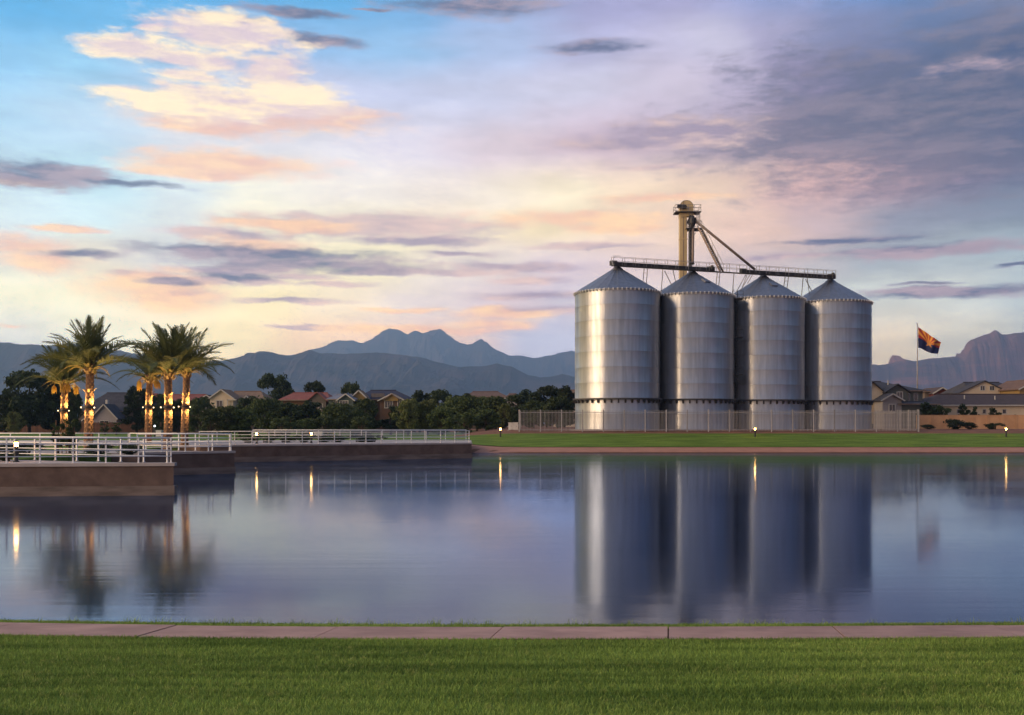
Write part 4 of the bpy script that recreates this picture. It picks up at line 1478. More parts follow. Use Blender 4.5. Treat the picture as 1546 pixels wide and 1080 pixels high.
# ------------------------------------------------------------------ trees and shrubs
def tree_meshes(key, seed, w, h, trunk_h, leafm, nclump=36, per=110, leaf=0.28, squash=1.0, low=0.0):
    """tapered trunk with limbs; crown of leaf-sized faces in uneven clumps"""
    r = random.Random(seed)
    tb = MB()
    tr = 0.022 * h + 0.05
    tb.tube([(0, 0, -0.3), (0.03 * h * r.uniform(-1, 1), 0, trunk_h * 0.6), (0.04 * h * r.uniform(-1, 1), 0.02 * h, max(trunk_h, h * 0.45)), (0, 0, h * 0.8)], [tr * 1.25, tr, tr * 0.7, tr * 0.25], 8)
    clumps = []
    for i in range(nclump):
        for _ in range(40):
            a = r.uniform(0, 2 * math.pi)
            u = r.random()
            rad = math.sqrt(r.random())
            z = trunk_h * (1 - low) + (h - trunk_h * (1 - low)) * (u)
            prof = math.sin(math.pi * (0.12 + 0.80 * u)) ** 0.6
            rr = w / 2 * prof * (0.35 + 0.65 * rad) * r.uniform(0.8, 1.12)
            break
        clumps.append((rr * math.cos(a), rr * math.sin(a) * squash, z, r.uniform(0.10, 0.20) * w))
    for (x, y, z, q) in clumps[:10]:
        tb.tube([(0, 0, trunk_h * 0.55 + 0.1 * z), (x * 0.5, y * 0.5, z * 0.7 + trunk_h * 0.1), (x, y, z)], [tr * 0.5, tr * 0.3, tr * 0.08], 5)
    N = nclump * per
    rs = np.random.RandomState(seed)
    cl = np.array(clumps)
    idx = np.repeat(np.arange(nclump), per)
    d = rs.normal(size=(N, 3))
    d /= np.linalg.norm(d, axis=1, keepdims=True)
    rad = rs.rand(N) ** 0.45
    P = cl[idx, :3] + d * (rad * cl[idx, 3])[:, None] * np.array([1.0, 1.0, 0.72])
    P[:, 2] = np.maximum(P[:, 2], 0.08)
    a1 = rs.normal(size=(N, 3)); a1 /= np.linalg.norm(a1, axis=1, keepdims=True)
    a2 = np.cross(a1, rs.normal(size=(N, 3))); a2 /= np.linalg.norm(a2, axis=1, keepdims=True)
    sz = leaf * (0.6 + 0.8 * rs.rand(N))[:, None]
    V = np.empty((N, 4, 3))
    V[:, 0] = P - a1 * sz * 0.5
    V[:, 1] = P + a2 * sz * 0.30
    V[:, 2] = P + a1 * sz * 0.5
    V[:, 3] = P - a2 * sz * 0.30
    me = bpy.data.meshes.new(key + '_crown')
    me.vertices.add(N * 4)
    me.vertices.foreach_set('co', V.reshape(-1))
    me.loops.add(N * 4)
    me.loops.foreach_set('vertex_index', np.arange(N * 4, dtype=np.int32))
    me.polygons.add(N)
    me.polygons.foreach_set('loop_start', np.arange(0, N * 4, 4, dtype=np.int32))
    me.materials.append(leafm)
    me.update()
    return tb.mesh(key + '_trunk', M_bark), me, w, h


TP = {
    'round': tree_meshes('round_tree', 21, 6.0, 6.0, 1.2, M_leafd, 60, 130, 0.40),
    'tall': tree_meshes('tall_tree', 22, 5.0, 7.5, 1.6, M_leafd, 60, 130, 0.40, low=0.5),
    'spread': tree_meshes('spread_tree', 23, 7.5, 5.0, 1.4, M_leafm, 56, 120, 0.36),
    'light': tree_meshes('light_tree', 24, 5.0, 5.0, 1.3, M_leafl, 50, 110, 0.32, low=0.3),
    'mid': tree_meshes('mid_tree', 25, 5.5, 5.2, 1.0, M_leafm, 56, 120, 0.36, low=0.5),
    'bush': tree_meshes('low_bush', 26, 3.0, 1.6, 0.15, M_leafd, 26, 90, 0.18),
    'mbush': tree_meshes('green_bush', 27, 3.0, 2.2, 0.15, M_leafm, 28, 90, 0.18),
    'thin': tree_meshes('young_tree', 28, 1.6, 3.2, 1.1, M_leafm, 22, 50, 0.20, low=0.3),
    'dthin': tree_meshes('young_dark_tree', 29, 2.2, 3.4, 0.9, M_leafd, 30, 80, 0.28, low=0.4),
}
trng = random.Random(77)


def tree(kind, px, y_top, Y, label, w_px=None, y_base=None, name='tree', group='trees before the houses', cat='tree', z=None, leafm=None):
    tm, cm, w, h = TP[kind]
    x = PX(px, Y)
    zb = gz(x, Y) if z is None else z
    H = PZ(y_top, Y) - zb
    sz = H / h
    sx = (w_px * Y / F) / w if w_px else sz
    t = empty(name, (x, Y, zb), trng.uniform(0, 6.28))
    tag(t, label, cat, group)
    for nm, me in (('trunk', tm), ('crown', cm)):
        link(nm, me, t, scale=(sx, sx, sz))
    return t


# left: big dark trees beside the palms
tree('round', 44, 568, 168, 'big dark rounded tree at the left, highest of the left group', 78)
tree('tall', 84, 573, 172, 'dark tree directly behind the leftmost palm', 52)
tree('tall', 8, 594, 165, 'dark tree cut by the left edge of the picture', 40)
tree('mid', 108, 590, 170, 'narrow dark tree between the two left palms', 34)
tree('light', 22, 624, 158, 'small pale shrub before the brown fence', 26)
tree('tall', 207, 588, 178, 'dark tree behind the slim middle palm', 40)
tree('round', 240, 600, 172, 'dark tree between the middle palms', 40)
tree('mid', 302, 604, 160, 'dark shrubby tree right of the rightmost palm', 44)
tree('tall', 268, 606, 176, 'dark tree behind the two right palms', 34)
# belt in the middle
tree('mbush', 318, 620, 138, 'leafy bush right of the palms, lowest of the belt', 44)
tree('light', 338, 616, 140, 'pale green bushy tree below the gabled beige house', 50)
tree('mid', 362, 620, 140, 'rounded green bush below the beige house balcony', 46)
tree('tall', 376, 602, 158, 'dark tree at the right corner of the beige house', 40)
tree('round', 412, 572, 205, 'tall round tree rising behind the roofs, highest of the middle', 58, group='treetops behind the roofs')
tree('round', 474, 582, 210, 'dark treetop behind the red hipped roof', 44, group='treetops behind the roofs')
tree('round', 532, 584, 210, 'dark round treetop behind the yellow gable', 38, group='treetops behind the roofs')
tree('tall', 428, 588, 190, 'dark tree left of the red hipped roof', 40)
tree('spread', 404, 606, 150, 'broad green tree left of the red roofed house', 62)
tree('mid', 436, 612, 150, 'dark green tree under the left half of the red roof', 60)
tree('tall', 468, 608, 152, 'near black tree under the red roof', 44)
tree('mbush', 424, 632, 132, 'low bush below the broad green tree', 40)
tree('mbush', 462, 634, 134, 'low dark bush below the red roofed house', 44)
tree('spread', 514, 613, 140, 'spreading bright green tree before the teal house', 64)
tree('mid', 552, 606, 146, 'dark tree between the teal and the yellow house', 46)
tree('mbush', 492, 630, 134, 'low olive bush left of the spreading tree', 40)
tree('mbush', 546, 630, 132, 'low olive bush right of the spreading tree', 40)
tree('dthin', 590, 616, 148, 'slim dark tree under the white framed window', 34)
tree('light', 616, 606, 142, 'pale yellow green tree right of the brown house', 40)
tree('light', 646, 607, 144, 'second pale tree right of the brown house', 42)
tree('tall', 634, 594, 178, 'dark tree behind the two pale trees', 46)
tree('round', 662, 594, 176, 'dark tree just right of the two pale trees', 46)
tree('mid', 688, 602, 160, 'mid green tree left of the tiled roofs peeking out', 54)
tree('tall', 700, 598, 182, 'dark tree left below the peeking tiled roofs', 40)
tree('spread', 720, 603, 158, 'broad dark tree below the peeking tiled roofs', 66)
tree('mid', 748, 602, 156, 'dark green tree right below the peeking roofs', 50)
tree('light', 762, 612, 150, 'slim yellowish tree beside the utility boxes', 22)
tree('round', 778, 600, 172, 'dark tree above the utility boxes', 46)
tree('tall', 800, 592, 178, 'dark tree above the left end of the picket fence', 46)
tree('round', 826, 588, 176, 'round dark tree halfway between fence end and first silo', 50)
tree('tall', 852, 587, 174, 'dark tree touching the first silo', 44)
tree('mid', 842, 602, 150, 'lighter green tree behind the fence beside the first silo', 48)
tree('mid', 806, 608, 152, 'low green tree behind the fence end', 46)
tree('mid', 668, 618, 140, 'low rounded tree before the dark belt', 40)
tree('mbush', 700, 626, 138, 'low bush before the middle of the dark belt', 48)
tree('mid', 734, 620, 142, 'low tree left of the slim yellowish tree', 40)
# low hedge on the long terrace
hz_ = [(370, 88), (398, 88.5), (426, 89), (454, 89.5), (482, 90), (510, 90.5), (538, 91), (566, 91.5)]
for i, (px, Y) in enumerate(hz_):
    tree('bush', px, 659.5 - i * 0.1, Y, ('leftmost', 'second', 'third', 'fourth', 'fifth', 'sixth', 'seventh', 'rightmost')[i] + ' low dark hedge shrub along the long railing' + ('' if i in (0, 7) else ', counted from the left'), 36, name='hedge_shrub', group='low hedge behind the long railing', cat='shrub', z=TOP - 0.02)
for i, (px, Y, lb) in enumerate(((6, 52, 'dark shrub behind the near railing, cut by the left edge'), (44, 53, 'dark shrub behind the near railing, left of the saplings'), (150, 54, 'dark shrub behind the near railing, right of the thick palm'), (196, 54.5, 'dark shrub behind the near railing before the slim palm'))):
    tree('bush', px, 672, Y, lb, 50, name='shrub', group='shrubs on the near terrace', cat='shrub', z=TOP - 0.04)
tree('bush', 14, 686, 44.5, 'low dark shrub right behind the front railing at the left edge', 44, name='shrub', group='shrubs on the near terrace', cat='shrub', z=TOP)
# saplings with stakes
def sapling(px, Y, ytop, label, z, w=26):
    t = tree('thin', px, ytop, Y, label, w, name='sapling', group='staked saplings', cat='sapling', z=z)
    for s in (-1, 1):
        MB().tube([(0.22 * s, 0.05, -0.1), (0.20 * s, 0.05, 1.9)], 0.028, 6).build('stake', M_stake, t)
    MB().tube([(-0.21, 0.05, 1.5), (0.21, 0.05, 1.5)], 0.012, 5).build('tie', M_black, t)
    return t
sapling(88, 56, 633, 'staked sapling before the leftmost palm trunk', TOP - 0.03, 22)
sapling(106, 55, 626, 'staked sapling right of the leftmost palm trunk', TOP - 0.03, 24)
sapling(158, 150, 636, 'thin staked sapling on the park lawn, left of its pair', 1.3, 16)
sapling(176, 150, 635, 'thin staked sapling on the park lawn before the white gable', 1.3, 16)
sapling(243, 140, 632, 'thin staked sapling on the park lawn behind the middle palms', 1.3, 16)
# right: young trees before the tan wall
for px, yt, kind, w, lb in ((1399, 611, 'dthin', 34, 'bushy dark tree at the left end of the tan wall'), (1417, 614, 'mbush', 26, 'low green bush tree left in the row before the long house'), (1427, 612, 'thin', 20, 'thin pale young tree in the row before the long house'),
                        (1456, 613, 'dthin', 22, 'dark young tree under the middle of the long house eaves'), (1475, 616, 'dthin', 16, 'narrow young tree left of the first small window'), (1497, 618, 'dthin', 22, 'young tree between the two small windows'), (1532, 628, 'dthin', 18, 'young tree close to the wall at the right edge')):
    tree(kind, px, yt, 143.3, lb, w, group='young trees along the tan wall')
for px, yt, w, lb in ((1440, 635, 40, 'dark mounded shrub against the tan wall, largest of three'), (1462, 639, 28, 'flat dark shrub right of the largest mound'), (1503, 640, 30, 'flat dark shrub left of the right bollard'), (1400, 642, 24, 'low dark shrub beside the fence corner')):
    tree('bush', px, yt, 133, lb, w, name='shrub', group='shrubs along the tan wall', cat='shrub')

# ------------------------------------------------------------------ houses
def gable_poly(x0, x1, z0, ze, zr):
    return [(x0, z0), (x1, z0), (x1, ze), ((x0 + x1) / 2, zr), (x0, ze)]


class House:
    def __init__(self, label, Y, pxc, group='houses behind the park'):
        self.Y = Y
        self.x = PX(pxc, Y)
        self.zb = gz(self.x, Y)
        self.t = empty('house', (self.x, Y, self.zb - 0.05))
        tag(self.t, label, 'house', group)

    def X(self, px): return PX(px, self.Y) - self.x
    def Z(self, py): return PZ(py, self.Y) - self.zb + 0.05

    def front_gable(self, px0, px1, ye, yr, yb, depth, wall, roof, dy=0.0, over=0.35, trim=True):
        """volume whose gable end faces the lake"""
        x0, x1, z0, ze, zr = self.X(px0), self.X(px1), max(0, self.Z(yb)), self.Z(ye), self.Z(yr)
        g = gable_poly(x0, x1, z0, ze, zr)
        n = len(g)
        vs = [(x, dy, z) for x, z in g] + [(x, dy + depth, z) for x, z in g]
        MB().add(vs, [tuple(range(n)), tuple(range(2 * n - 1, n - 1, -1))] + [(i, n + i, n + (i + 1) % n, (i + 1) % n) for i in range(n)]).build('wall', WALLM[wall], self.t)
        xm = (x0 + x1) / 2
        sl = (zr - ze) / max(0.01, (x1 - xm))
        rf = MB()
        th = 0.16
        for sg, xe in ((-1, x0 - over), (1, x1 + over)):
            ze2 = ze - over * sl
            p = [(xm, zr + 0.02), (xe, ze2 + 0.02), (xe, ze2 + th), (xm, zr + th + 0.03)]
            v = [(x, dy - over, z) for x, z in p] + [(x, dy + depth, z) for x, z in p]
            f = [(0, 1, 2, 3), (7, 6, 5, 4), (0, 4, 5, 1), (1, 5, 6, 2), (2, 6, 7, 3)]
            rf.add(v, f)
        ro = rf.build('roof', ROOF[roof], self.t)
        if trim:
            tr = MB()
            for xe in (x0 - over, x1 + over):
                tr.bar((xe, dy - over - 0.04, ze - over * sl + 0.04), (xm, dy - over - 0.04, zr + 0.06), 0.06, 0.20)
            tr.build('barge_board', M_trim, ro)
        return ro

    def hip(self, px0, px1, pr0, pr1, ye, yr, yb, depth, wall, roof, dy=0.0, over=0.4):
        x0, x1, r0, r1 = self.X(px0), self.X(px1), self.X(pr0), self.X(pr1)
        z0, ze, zr = max(0, self.Z(yb)), self.Z(ye), self.Z(yr)
        MB().box(x0, dy, z0, x1, dy + depth, ze).build('wall', WALLM[wall], self.t)
        a, b, c, d = x0 - over, x1 + over, dy - over, dy + depth + over
        ym = dy + depth / 2
        vs = [(a, c, ze), (b, c, ze), (b, d, ze), (a, d, ze), (a, c, ze + 0.16), (b, c, ze + 0.16), (b, d, ze + 0.16), (a, d, ze + 0.16), (r0, ym, zr), (r1, ym, zr)]
        ro = MB().add(vs, [(3, 2, 1, 0), (0, 1, 5, 4), (1, 2, 6, 5), (2, 3, 7, 6), (3, 0, 4, 7), (4, 5, 9, 8), (5, 6, 9), (6, 7, 8, 9), (7, 4, 8)]).build('roof', ROOF[roof], self.t)
        MB().box(a - 0.02, c - 0.05, ze - 0.02, b + 0.02, c - 0.005, ze + 0.15).build('fascia', M_trim if wall in ('cream', 'white') else M_stairm, ro)
        MB().tube([(r0, ym, zr + 0.02), (r1, ym, zr + 0.02)], 0.12, 6).build('ridge_cap', ROOF[roof], ro)
        return ro

    def window(self, px0, px1, y0, y1, dy=0.0, bars=1, name='window', glass=None):
        x0, x1, zb, zt = self.X(px0), self.X(px1), self.Z(y1), self.Z(y0)
        f = MB()
        w = min(0.11, (x1 - x0) * 0.16)
        f.box(x0 - w, dy - 0.07, zb - w, x1 + w, dy - 0.003, zb).box(x0 - w, dy - 0.07, zt, x1 + w, dy - 0.003, zt + w)
        f.box(x0 - w, dy - 0.07, zb, x0, dy - 0.003, zt).box(x1, dy - 0.07, zb, x1 + w, dy - 0.003, zt)
        for k in range(bars):
            xm = x0 + (x1 - x0) * (k + 1) / (bars + 1)
            f.box(xm - 0.025, dy - 0.06, zb, xm + 0.025, dy - 0.003, zt)
        o = f.build(name, M_trim, self.t)
        MB().box(x0, dy - 0.03, zb, x1, dy - 0.004, zt).build('pane', glass or M_glass, o)
        return o

    def box(self, name, px0, px1, y0, y1, d0, d1, m):
        return MB().box(self.X(px0), d0, max(0, self.Z(y1)), self.X(px1), d1, self.Z(y0)).build(name, m, self.t)


h = House('house with large slate roof and white gabled porch behind the left palms', 190, 175)
h.hip(118, 222, 142, 196, 622, 592, 655, 12, 'taupe', 'slate')
h.front_gable(154, 190, 631, 612, 655, 5, 'white', 'slate', dy=-4.5)
h.front_gable(137, 158, 634, 626, 655, 4, 'white', 'slate', dy=-3.0)
h.window(166, 178, 636, 646, dy=-4.5)
h.box('chimney', 164, 167, 604, 640, -1.5, -0.6, M_trim)
h = House('house with low red tile roof peeking above the slate roof', 215, 205)
h.hip(176, 244, 184, 226, 605, 594, 655, 10, 'taupe', 'red')
h = House('long low red brown roofed house behind the right palms', 200, 290)
h.hip(234, 326, 250, 300, 607, 595, 655, 10, 'brown', 'red')
h.front_gable(302, 336, 608, 598, 655, 4, 'taupe', 'umber', dy=-3.0)
h.window(314, 322, 613, 622, dy=-3.0)
h = House('beige gabled house with tan roof and white balcony post', 180, 358)
h.hip(334, 398, 342, 384, 605, 590, 655, 10, 'taupe', 'tan')
h.front_gable(326, 360, 602, 590, 655, 6, 'cream', 'tan', dy=-3.5)
h.front_gable(366, 386, 608, 599, 655, 3, 'taupe', 'tan', dy=-1.5)
h.box('balcony_post', 352, 353.4, 604, 626, -3.9, -3.7, M_trim)
h.box('balcony_rail', 352, 366, 604, 605.4, -3.9, -3.7, M_trim)
h.window(336, 344, 606, 616, dy=-3.5)
h.window(371, 374, 611, 619, dy=-1.5, bars=0)
h = House('dark walled house under the wide red hipped roof', 178, 458)
h.hip(424, 496, 432, 486, 605, 592, 655, 11, 'brown', 'red')
h.front_gable(470, 496, 605, 594, 655, 4, 'taupe', 'red', dy=-2.5, trim=False)
h.window(486, 491, 611, 618, dy=-2.5, bars=0)
h = House('small teal house with ash grey roof and white windows', 172, 515)
h.hip(496, 536, 502, 526, 604, 595, 655, 8, 'teal', 'ash')
h.front_gable(514, 536, 604, 596, 655, 4, 'teal', 'ash', dy=-2.0)
h.window(504, 509, 606, 616, bars=0)
h.window(516, 528, 606, 616, dy=-2.0, bars=2)
h = House('two storey house with yellow gables, navy roof and white framed window', 176, 580)
h.hip(536, 618, 552, 592, 604, 588, 655, 12, 'brown', 'navy')
h.front_gable(532, 558, 603, 591, 655, 5, 'ochre', 'tan', dy=-2.5)
h.front_gable(576, 612, 605, 596, 655, 4, 'brown', 'tan', dy=-2.5)
h.front_gable(585, 604, 603.5, 597, 606, 0.6, 'ochre', 'tan', dy=-2.9, trim=False)
h.window(584, 595, 606, 616, dy=-2.5, bars=2)
h.window(574, 577, 606, 617, dy=-0.1, bars=0)
h.window(603, 608, 606, 614, dy=-2.5)
h.box('solar_panel', 560, 580, 594, 600, 0.4, 0.6, M_glass)
h = House('house with brown tiled roof peeking above the tree belt', 205, 735)
h.hip(704, 764, 712, 752, 600, 590.5, 655, 10, 'taupe', 'brown')
h = House('house with a pale gable at the end of the peeking roofs', 200, 772)
h.hip(764, 788, 768, 780, 602, 594, 655, 9, 'white', 'brown')
h = House('house with tan roof just left of the first silo', 200, 858)
h.hip(838, 882, 846, 872, 600, 588, 655, 9, 'cream', 'tan')

RG = 'houses right of the silos'
h = House('grey green two storey house with dark hip roof under the flag', 150, 1350, RG)
h.hip(1300, 1393, 1318, 1352, 591, 574, 648, 12, 'sage', 'slate')
h.front_gable(1332, 1364, 592, 582, 640, 3, 'sage', 'slate', dy=-1.8, trim=False)
h.window(1347.5, 1355, 593, 605, dy=-1.8, bars=1)
h.window(1368, 1373, 594.5, 605, bars=0)
h.window(1380, 1385, 594.5, 605, bars=0)
h.box('vent_pipe', 1352, 1353, 573, 580, 3.0, 3.2, M_trim)
h.window(1326, 1334, 612, 622, dy=-4.4)
h.hip(1342, 1396, 1350, 1390, 612, 607, 648, 4, 'sage', 'slate', dy=-4.2)
h.front_gable(1316, 1344, 605, 597, 648, 4, 'white', 'slate', dy=-4.4)
h.front_gable(1298, 1330, 592, 578, 640, 2, 'cream', 'slate', dy=-0.9, trim=False)
h = House('long low cream house with wide brown roof behind the tan wall', 147, 1490, RG)
h.hip(1408, 1620, 1440, 1600, 613, 594, 648, 12, 'cream', 'umber')
h.window(1483.5, 1488, 618.5, 624, bars=0)
h.window(1513.5, 1518.5, 618.5, 624, bars=0)
h.window(1578, 1584, 618.5, 624, bars=0)
h.window(1445, 1450, 618.5, 624, bars=0)
h.box('vent_pipe', 1470, 1471, 596, 606, 3.0, 3.2, M_trim)
h.box('vent_pipe', 1515, 1516, 597, 606, 2.6, 2.8, M_trim)
h = House('cream gabled house with dark roof behind the long house', 172, 1490, RG)
h.hip(1470, 1552, 1478, 1534, 592, 575.5, 645, 12, 'cream', 'slate')
h.front_gable(1440, 1512, 594, 577, 645, 3, 'cream', 'slate', dy=-2.5, over=0.3, trim=False)
h.window(1470, 1476, 584, 590, dy=-2.5, bars=1)
h.window(1484, 1490, 584, 590, dy=-2.5, bars=1)
h = House('ochre gabled house cut by the right edge', 165, 1556, RG)
h.front_gable(1530, 1584, 588, 574, 645, 10, 'ochre', 'brown', dy=-2.0)
h.window(1541, 1546, 588, 593, dy=-2.0, bars=0, glass=emit('lit_room', (1.0, 0.66, 0.28), 0.9))
h = House('small rust gabled house between the grey green and cream houses', 190, 1415, RG)
h.front_gable(1403, 1428, 594, 586.5, 645, 8, 'rust', 'umber', dy=-2)
h.hip(1396, 1450, 1420, 1440, 592, 586, 645, 9, 'taupe', 'slate')

# ------------------------------------------------------------------ walls and fences of the gardens
bw = empty('block_wall', (PX(1386, 141), 141, gz(PX(1386, 141), 141)))
tag(bw, 'tan concrete block wall in front of the long house', 'wall')
L = PX(1640, 141) - PX(1386, 141)
bh = PZ(627.5, 141) - bw.location.z
nb = 12
for i in range(nb):
    MB().box(L * i / nb + 0.01, -0.10, -0.3, L * (i + 1) / nb - 0.01, 0.10, bh).build('wall_panel', M_blockwall, bw)
    MB().box(L * i / nb - 0.22, -0.16, -0.3, L * i / nb + 0.22, 0.16, bh + 0.06).build('pilaster', M_blockwall, bw)
MB().box(0, -0.13, bh + 0.004, L, 0.13, bh + 0.07).build('cap', M_blockwall, bw)

wf = empty('plank_fence', (PX(-60, 182), 182, gz(PX(-60, 182), 182)))
tag(wf, 'brown plank fence along the back of the park at left', 'fence')
L = PX(232, 182) - PX(-60, 182)
me_pl = MB().box(-0.135, -0.02, 0, 0.135, 0.02, 1.9).mesh('fence_plank', M_woodfence)
n = int(L / 0.28)
frng = random.Random(4)
for i in range(n):
    link('plank', me_pl, wf, (0.14 + i * 0.28, 0, frng.uniform(-0.03, 0.03)))
for i in range(0, n, 9):
    MB().box(i * 0.28 - 0.07, 0.03, -0.3, i * 0.28 + 0.07, 0.15, 1.98).build('post', M_woodfence, wf)

def utility_box(px, Y, w, hgt, label):
    x = PX(px, Y)
    t = empty('utility_box', (x, Y, gz(x, Y)))
    tag(t, label, 'utility box', 'pale utility boxes')
    MB().box(-w / 2, -0.4, 0.08, w / 2, 0.4, hgt).build('cabinet', M_box, t)
    MB().box(-w / 2 - 0.04, -0.45, hgt + 0.004, w / 2 + 0.04, 0.45, hgt + 0.07).build('lid', M_box, t)
    MB().box(-w / 2 - 0.1, -0.5, -0.1, w / 2 + 0.1, 0.5, 0.076).build('pad', M_deck, t)
    MB().box(w * 0.2, -0.44, hgt * 0.5, w * 0.26, -0.404, hgt * 0.62).build('handle', M_dark, t)
utility_box(770.5, 124, 0.5, 0.9, 'slim pale utility box left of its pair near the fence end')
utility_box(777.5, 124, 0.75, 0.9, 'wider pale utility box against the picket fence end')
utility_box(241, 130, 0.7, 0.8, 'white utility box on the lawn behind the middle palms')
utility_box(481, 112, 0.9, 0.75, 'white utility box behind the long railing')

# ------------------------------------------------------------------ flag
FPY = 168.0
fp = empty('flagpole', (PX(1385, FPY), FPY, gz(PX(1385, FPY), FPY)))
tag(fp, 'tall thin grey flagpole right of the silos', 'flagpole')
HP = PZ(490, FPY) - fp.location.z
MB().tube([(0, 0, -0.3), (0, 0, HP * 0.5), (0, 0, HP)], [0.13, 0.10, 0.06], 12).build('pole', M_grey, fp, smooth=True)
MB().lathe([(0.0, -0.13), (0.10, -0.08), (0.13, 0.0), (0.10, 0.08), (0.0, 0.13)], 12, (0, 0, HP + 0.1)).build('finial', M_grey, fp, smooth=True)
MB().lathe([(0.35, -0.2), (0.35, 0.1), (0.2, 0.2)], 12).build('base', M_grey, fp)


def build_flag():
    cols = [plain('flag_red', (0.42, 0.035, 0.03), (0.36, 0.03, 0.028), 3, 0.8, rnd=0), plain('flag_gold', (0.80, 0.36, 0.05), (0.74, 0.32, 0.04), 3, 0.8, rnd=0),
            plain('flag_blue', (0.012, 0.02, 0.085), (0.01, 0.017, 0.07), 3, 0.8, rnd=0), plain('flag_copper', (0.52, 0.22, 0.05), (0.46, 0.19, 0.045), 3, 0.8, rnd=0)]
    W, Hh = 3.9, 3.5
    nx, ny = 90, 64
    vs, fs, mi = [], [], []
    TL, BL, TR, BR = (0, 0), (0.05, -31), (36, -24), (30, -43)
    s = FPY / F
    for j in range(ny + 1):
        v = j / ny
        for i in range(nx + 1):
            u = i / nx
            x = (TL[0] * (1 - u) * (1 - v) + TR[0] * u * (1 - v) + BL[0] * (1 - u) * v + BR[0] * u * v)
            z = (TL[1] * (1 - u) * (1 - v) + TR[1] * u * (1 - v) + BL[1] * (1 - u) * v + BR[1] * u * v)
            wv = math.sin(u * 9.0 - v * 2.2) * u
            z += 1.6 * math.sin(u * 7.5 + 0.6) * u
            vs.append((x * s, 0.42 * wv + 0.25 * math.sin(u * 15 + v * 3) * u, z * s))
    def star(u, v):
        dx, dy = (u - 0.5) * 1.5, (v - 0.5)
        r_ = math.hypot(dx, dy)
        a = math.atan2(dx, -dy)
        k = (a % (2 * math.pi / 5)) - math.pi / 5
        q = abs(k)
        rin, rout = 0.095, 0.245
        # edge of a five pointed star
        t = (math.pi / 5 - q) / (math.pi / 5)
        x0, y0 = rout, 0.0
        x1, y1 = rin * math.cos(math.pi / 5), rin * math.sin(math.pi / 5)
        ang = math.pi / 5 - q
        den = math.cos(ang) * (y1 - y0) - math.sin(ang) * (x1 - x0)
        lim = (x0 * (y1 - y0) - y0 * (x1 - x0)) / den if abs(den) > 1e-6 else rout
        return r_ < lim
    for j in range(ny):
        for i in range(nx):
            u, v = (i + 0.5) / nx, (j + 0.5) / ny
            a = j * (nx + 1) + i
            fs.append((a, a + nx + 1, a + nx + 2, a + 1))
            if star(u, v): mi.append(3)
            elif v > 0.5: mi.append(2)
            else:
                ang = math.atan2(0.5 - v, (u - 0.5) * 1.5)
                mi.append(int(min(12, ang / math.pi * 13)) % 2)
    me = bpy.data.meshes.new('flag')
    me.from_pydata(vs, [], fs)
    for c in cols: me.materials.append(c)
    me.polygons.foreach_set('material_index', mi)
    me.polygons.foreach_set('use_smooth', [True] * len(fs))
    o = link('flag', me, None, (PX(1386.2, FPY), FPY, PZ(494, FPY)))
    tag(o, 'waving flag with red and gold rays, copper star and navy lower half', 'flag')
build_flag()

# ------------------------------------------------------------------ near grass
def grass_patch(name, label, n, sampler, seed, hmin, hmax, wid):
    rs = np.random.RandomState(seed)
    P = sampler(rs, n)
    n = len(P)
    h = (hmin + (hmax - hmin) * rs.rand(n) ** 1.6)
    a = rs.rand(n) * 2 * np.pi
    lean = (0.25 + 0.75 * rs.rand(n)) * h * 0.9
    la = rs.rand(n) * 2 * np.pi
    w = wid * (0.7 + 0.6 * rs.rand(n))
    V = np.empty((n, 5, 3))
    dx, dy = np.cos(a) * w / 2, np.sin(a) * w / 2
    V[:, 0] = P + np.stack([-dx, -dy, np.full(n, -0.005)], 1)
    V[:, 1] = P + np.stack([dx, dy, np.full(n, -0.005)], 1)
    mx, my = np.cos(la) * lean * 0.4, np.sin(la) * lean * 0.4
    V[:, 2] = P + np.stack([mx + dx * 0.8, my + dy * 0.8, h * 0.6], 1)
    V[:, 3] = P + np.stack([mx - dx * 0.8, my - dy * 0.8, h * 0.6], 1)
    V[:, 4] = P + np.stack([np.cos(la) * lean, np.sin(la) * lean, h], 1)
    me = bpy.data.meshes.new(name)
    me.vertices.add(n * 5)
    me.vertices.foreach_set('co', V.reshape(-1))
    base = np.arange(n, dtype=np.int32)[:, None] * 5
    loops = np.concatenate([base + np.array([[0, 1, 2, 3]]), base + np.array([[3, 2, 4]])], axis=1).astype(np.int32)
    me.loops.add(n * 7)
    me.loops.foreach_set('vertex_index', loops.reshape(-1))
    me.polygons.add(n * 2)
    st = np.stack([np.arange(n) * 7, np.arange(n) * 7 + 4], 1).astype(np.int32)
    me.polygons.foreach_set('loop_start', st.reshape(-1))
    at = me.attributes.new('tone', 'FLOAT', 'POINT')
    tone = np.repeat(np.clip(rs.normal(0.5, 0.25, n), 0, 1), 5)
    at.data.foreach_set('value', tone.astype(np.float32))
    me.materials.append(M_blade)
    me.update()
    o = link(name, me)
    tag(o, label, kind='stuff')
    return o


def lawn_z(y):
    return np.interp(y, [p[0] for p in NEAR], [p[1] for p in NEAR])


def warp_np(x):
    k = np.where(x < 0, 0.36, 0.16)
    return k * np.minimum(4.0, (x / 7.9) ** 2)


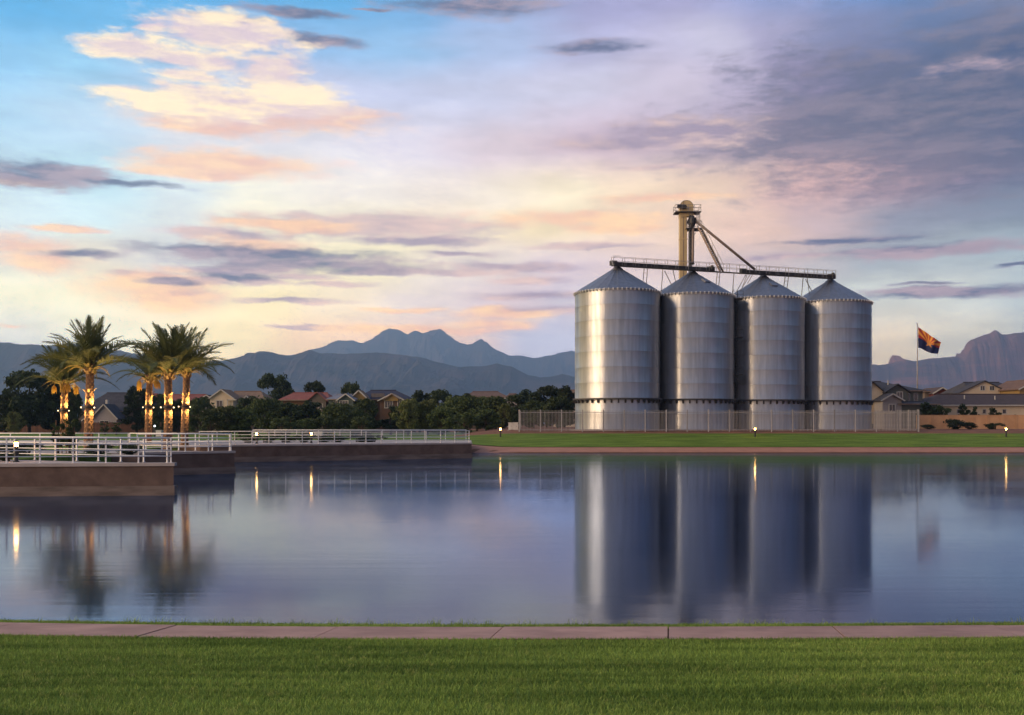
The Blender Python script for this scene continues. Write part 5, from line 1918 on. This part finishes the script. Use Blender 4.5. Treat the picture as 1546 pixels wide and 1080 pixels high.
def lawn_sampler(rs, n):
    y = 6.2 + (12.36 - 6.2) * rs.rand(n) ** 0.9
    x = (rs.rand(n) * 2 - 1) * (y * 0.56 + 1.6)
    # tufts: pull blades together a little
    cx = np.round(x / 0.10) * 0.10 + 0.03 * np.sin(y * 37)
    cyy = np.round(y / 0.10) * 0.10 + 0.03 * np.sin(x * 41)
    k = 0.30 * rs.rand(n)
    x = x + (cx - x) * k
    y = y + (cyy - y) * k
    return np.stack([x, y + warp_np(x), lawn_z(y) + 0.03], 1)


def verge_sampler(rs, n):
    y = 14.02 + (14.74 - 14.02) * rs.rand(n)
    x = (rs.rand(n) * 2 - 1) * 10.5
    return np.stack([x, y + warp_np(x), lawn_z(y) + 0.012], 1)


def weed_sampler(rs, n):
    m = 60
    cx = np.concatenate([(rs.rand(m) * 2 - 1) * 9.5, rs.normal(-3.5, 1.6, 30)])
    i = rs.randint(0, len(cx), n)
    x = cx[i] + rs.normal(0, 0.05, n)
    y = 14.62 + rs.normal(0, 0.06, n)
    return np.stack([x, y + warp_np(x), lawn_z(y) + 0.03], 1)


grass_patch('lawn_grass', 'short mown grass blades of the foreground lawn', 400000, lawn_sampler, 1, 0.020, 0.052, 0.0052)
grass_patch('verge_grass', 'grass blades on the verge by the water', 60000, verge_sampler, 2, 0.02, 0.058, 0.007)
grass_patch('shore_weeds', 'taller weeds at the edge of the near shore', 900, weed_sampler, 3, 0.04, 0.12, 0.006)

# ------------------------------------------------------------------ haze
def build_haze():
    mb = MB().box(-9500, -1800, -2.6, 9500, HAZE_FAR, HAZE_TOP)
    m, g, out = mat_nodes('haze_air')
    pv = g.node('ShaderNodeVolumePrincipled')
    g.put(pv.inputs['Color'], (0.38, 0.62, 1.0))
    pv.inputs['Density'].default_value = HAZE_DENSITY
    pv.inputs['Anisotropy'].default_value = 0.3
    g.t.links.new(pv.outputs[0], out.inputs['Volume'])
    o = mb.build('haze', m)
    o['kind'] = 'stuff'
    o['label'] = 'thin blue evening haze over the valley'
build_haze()
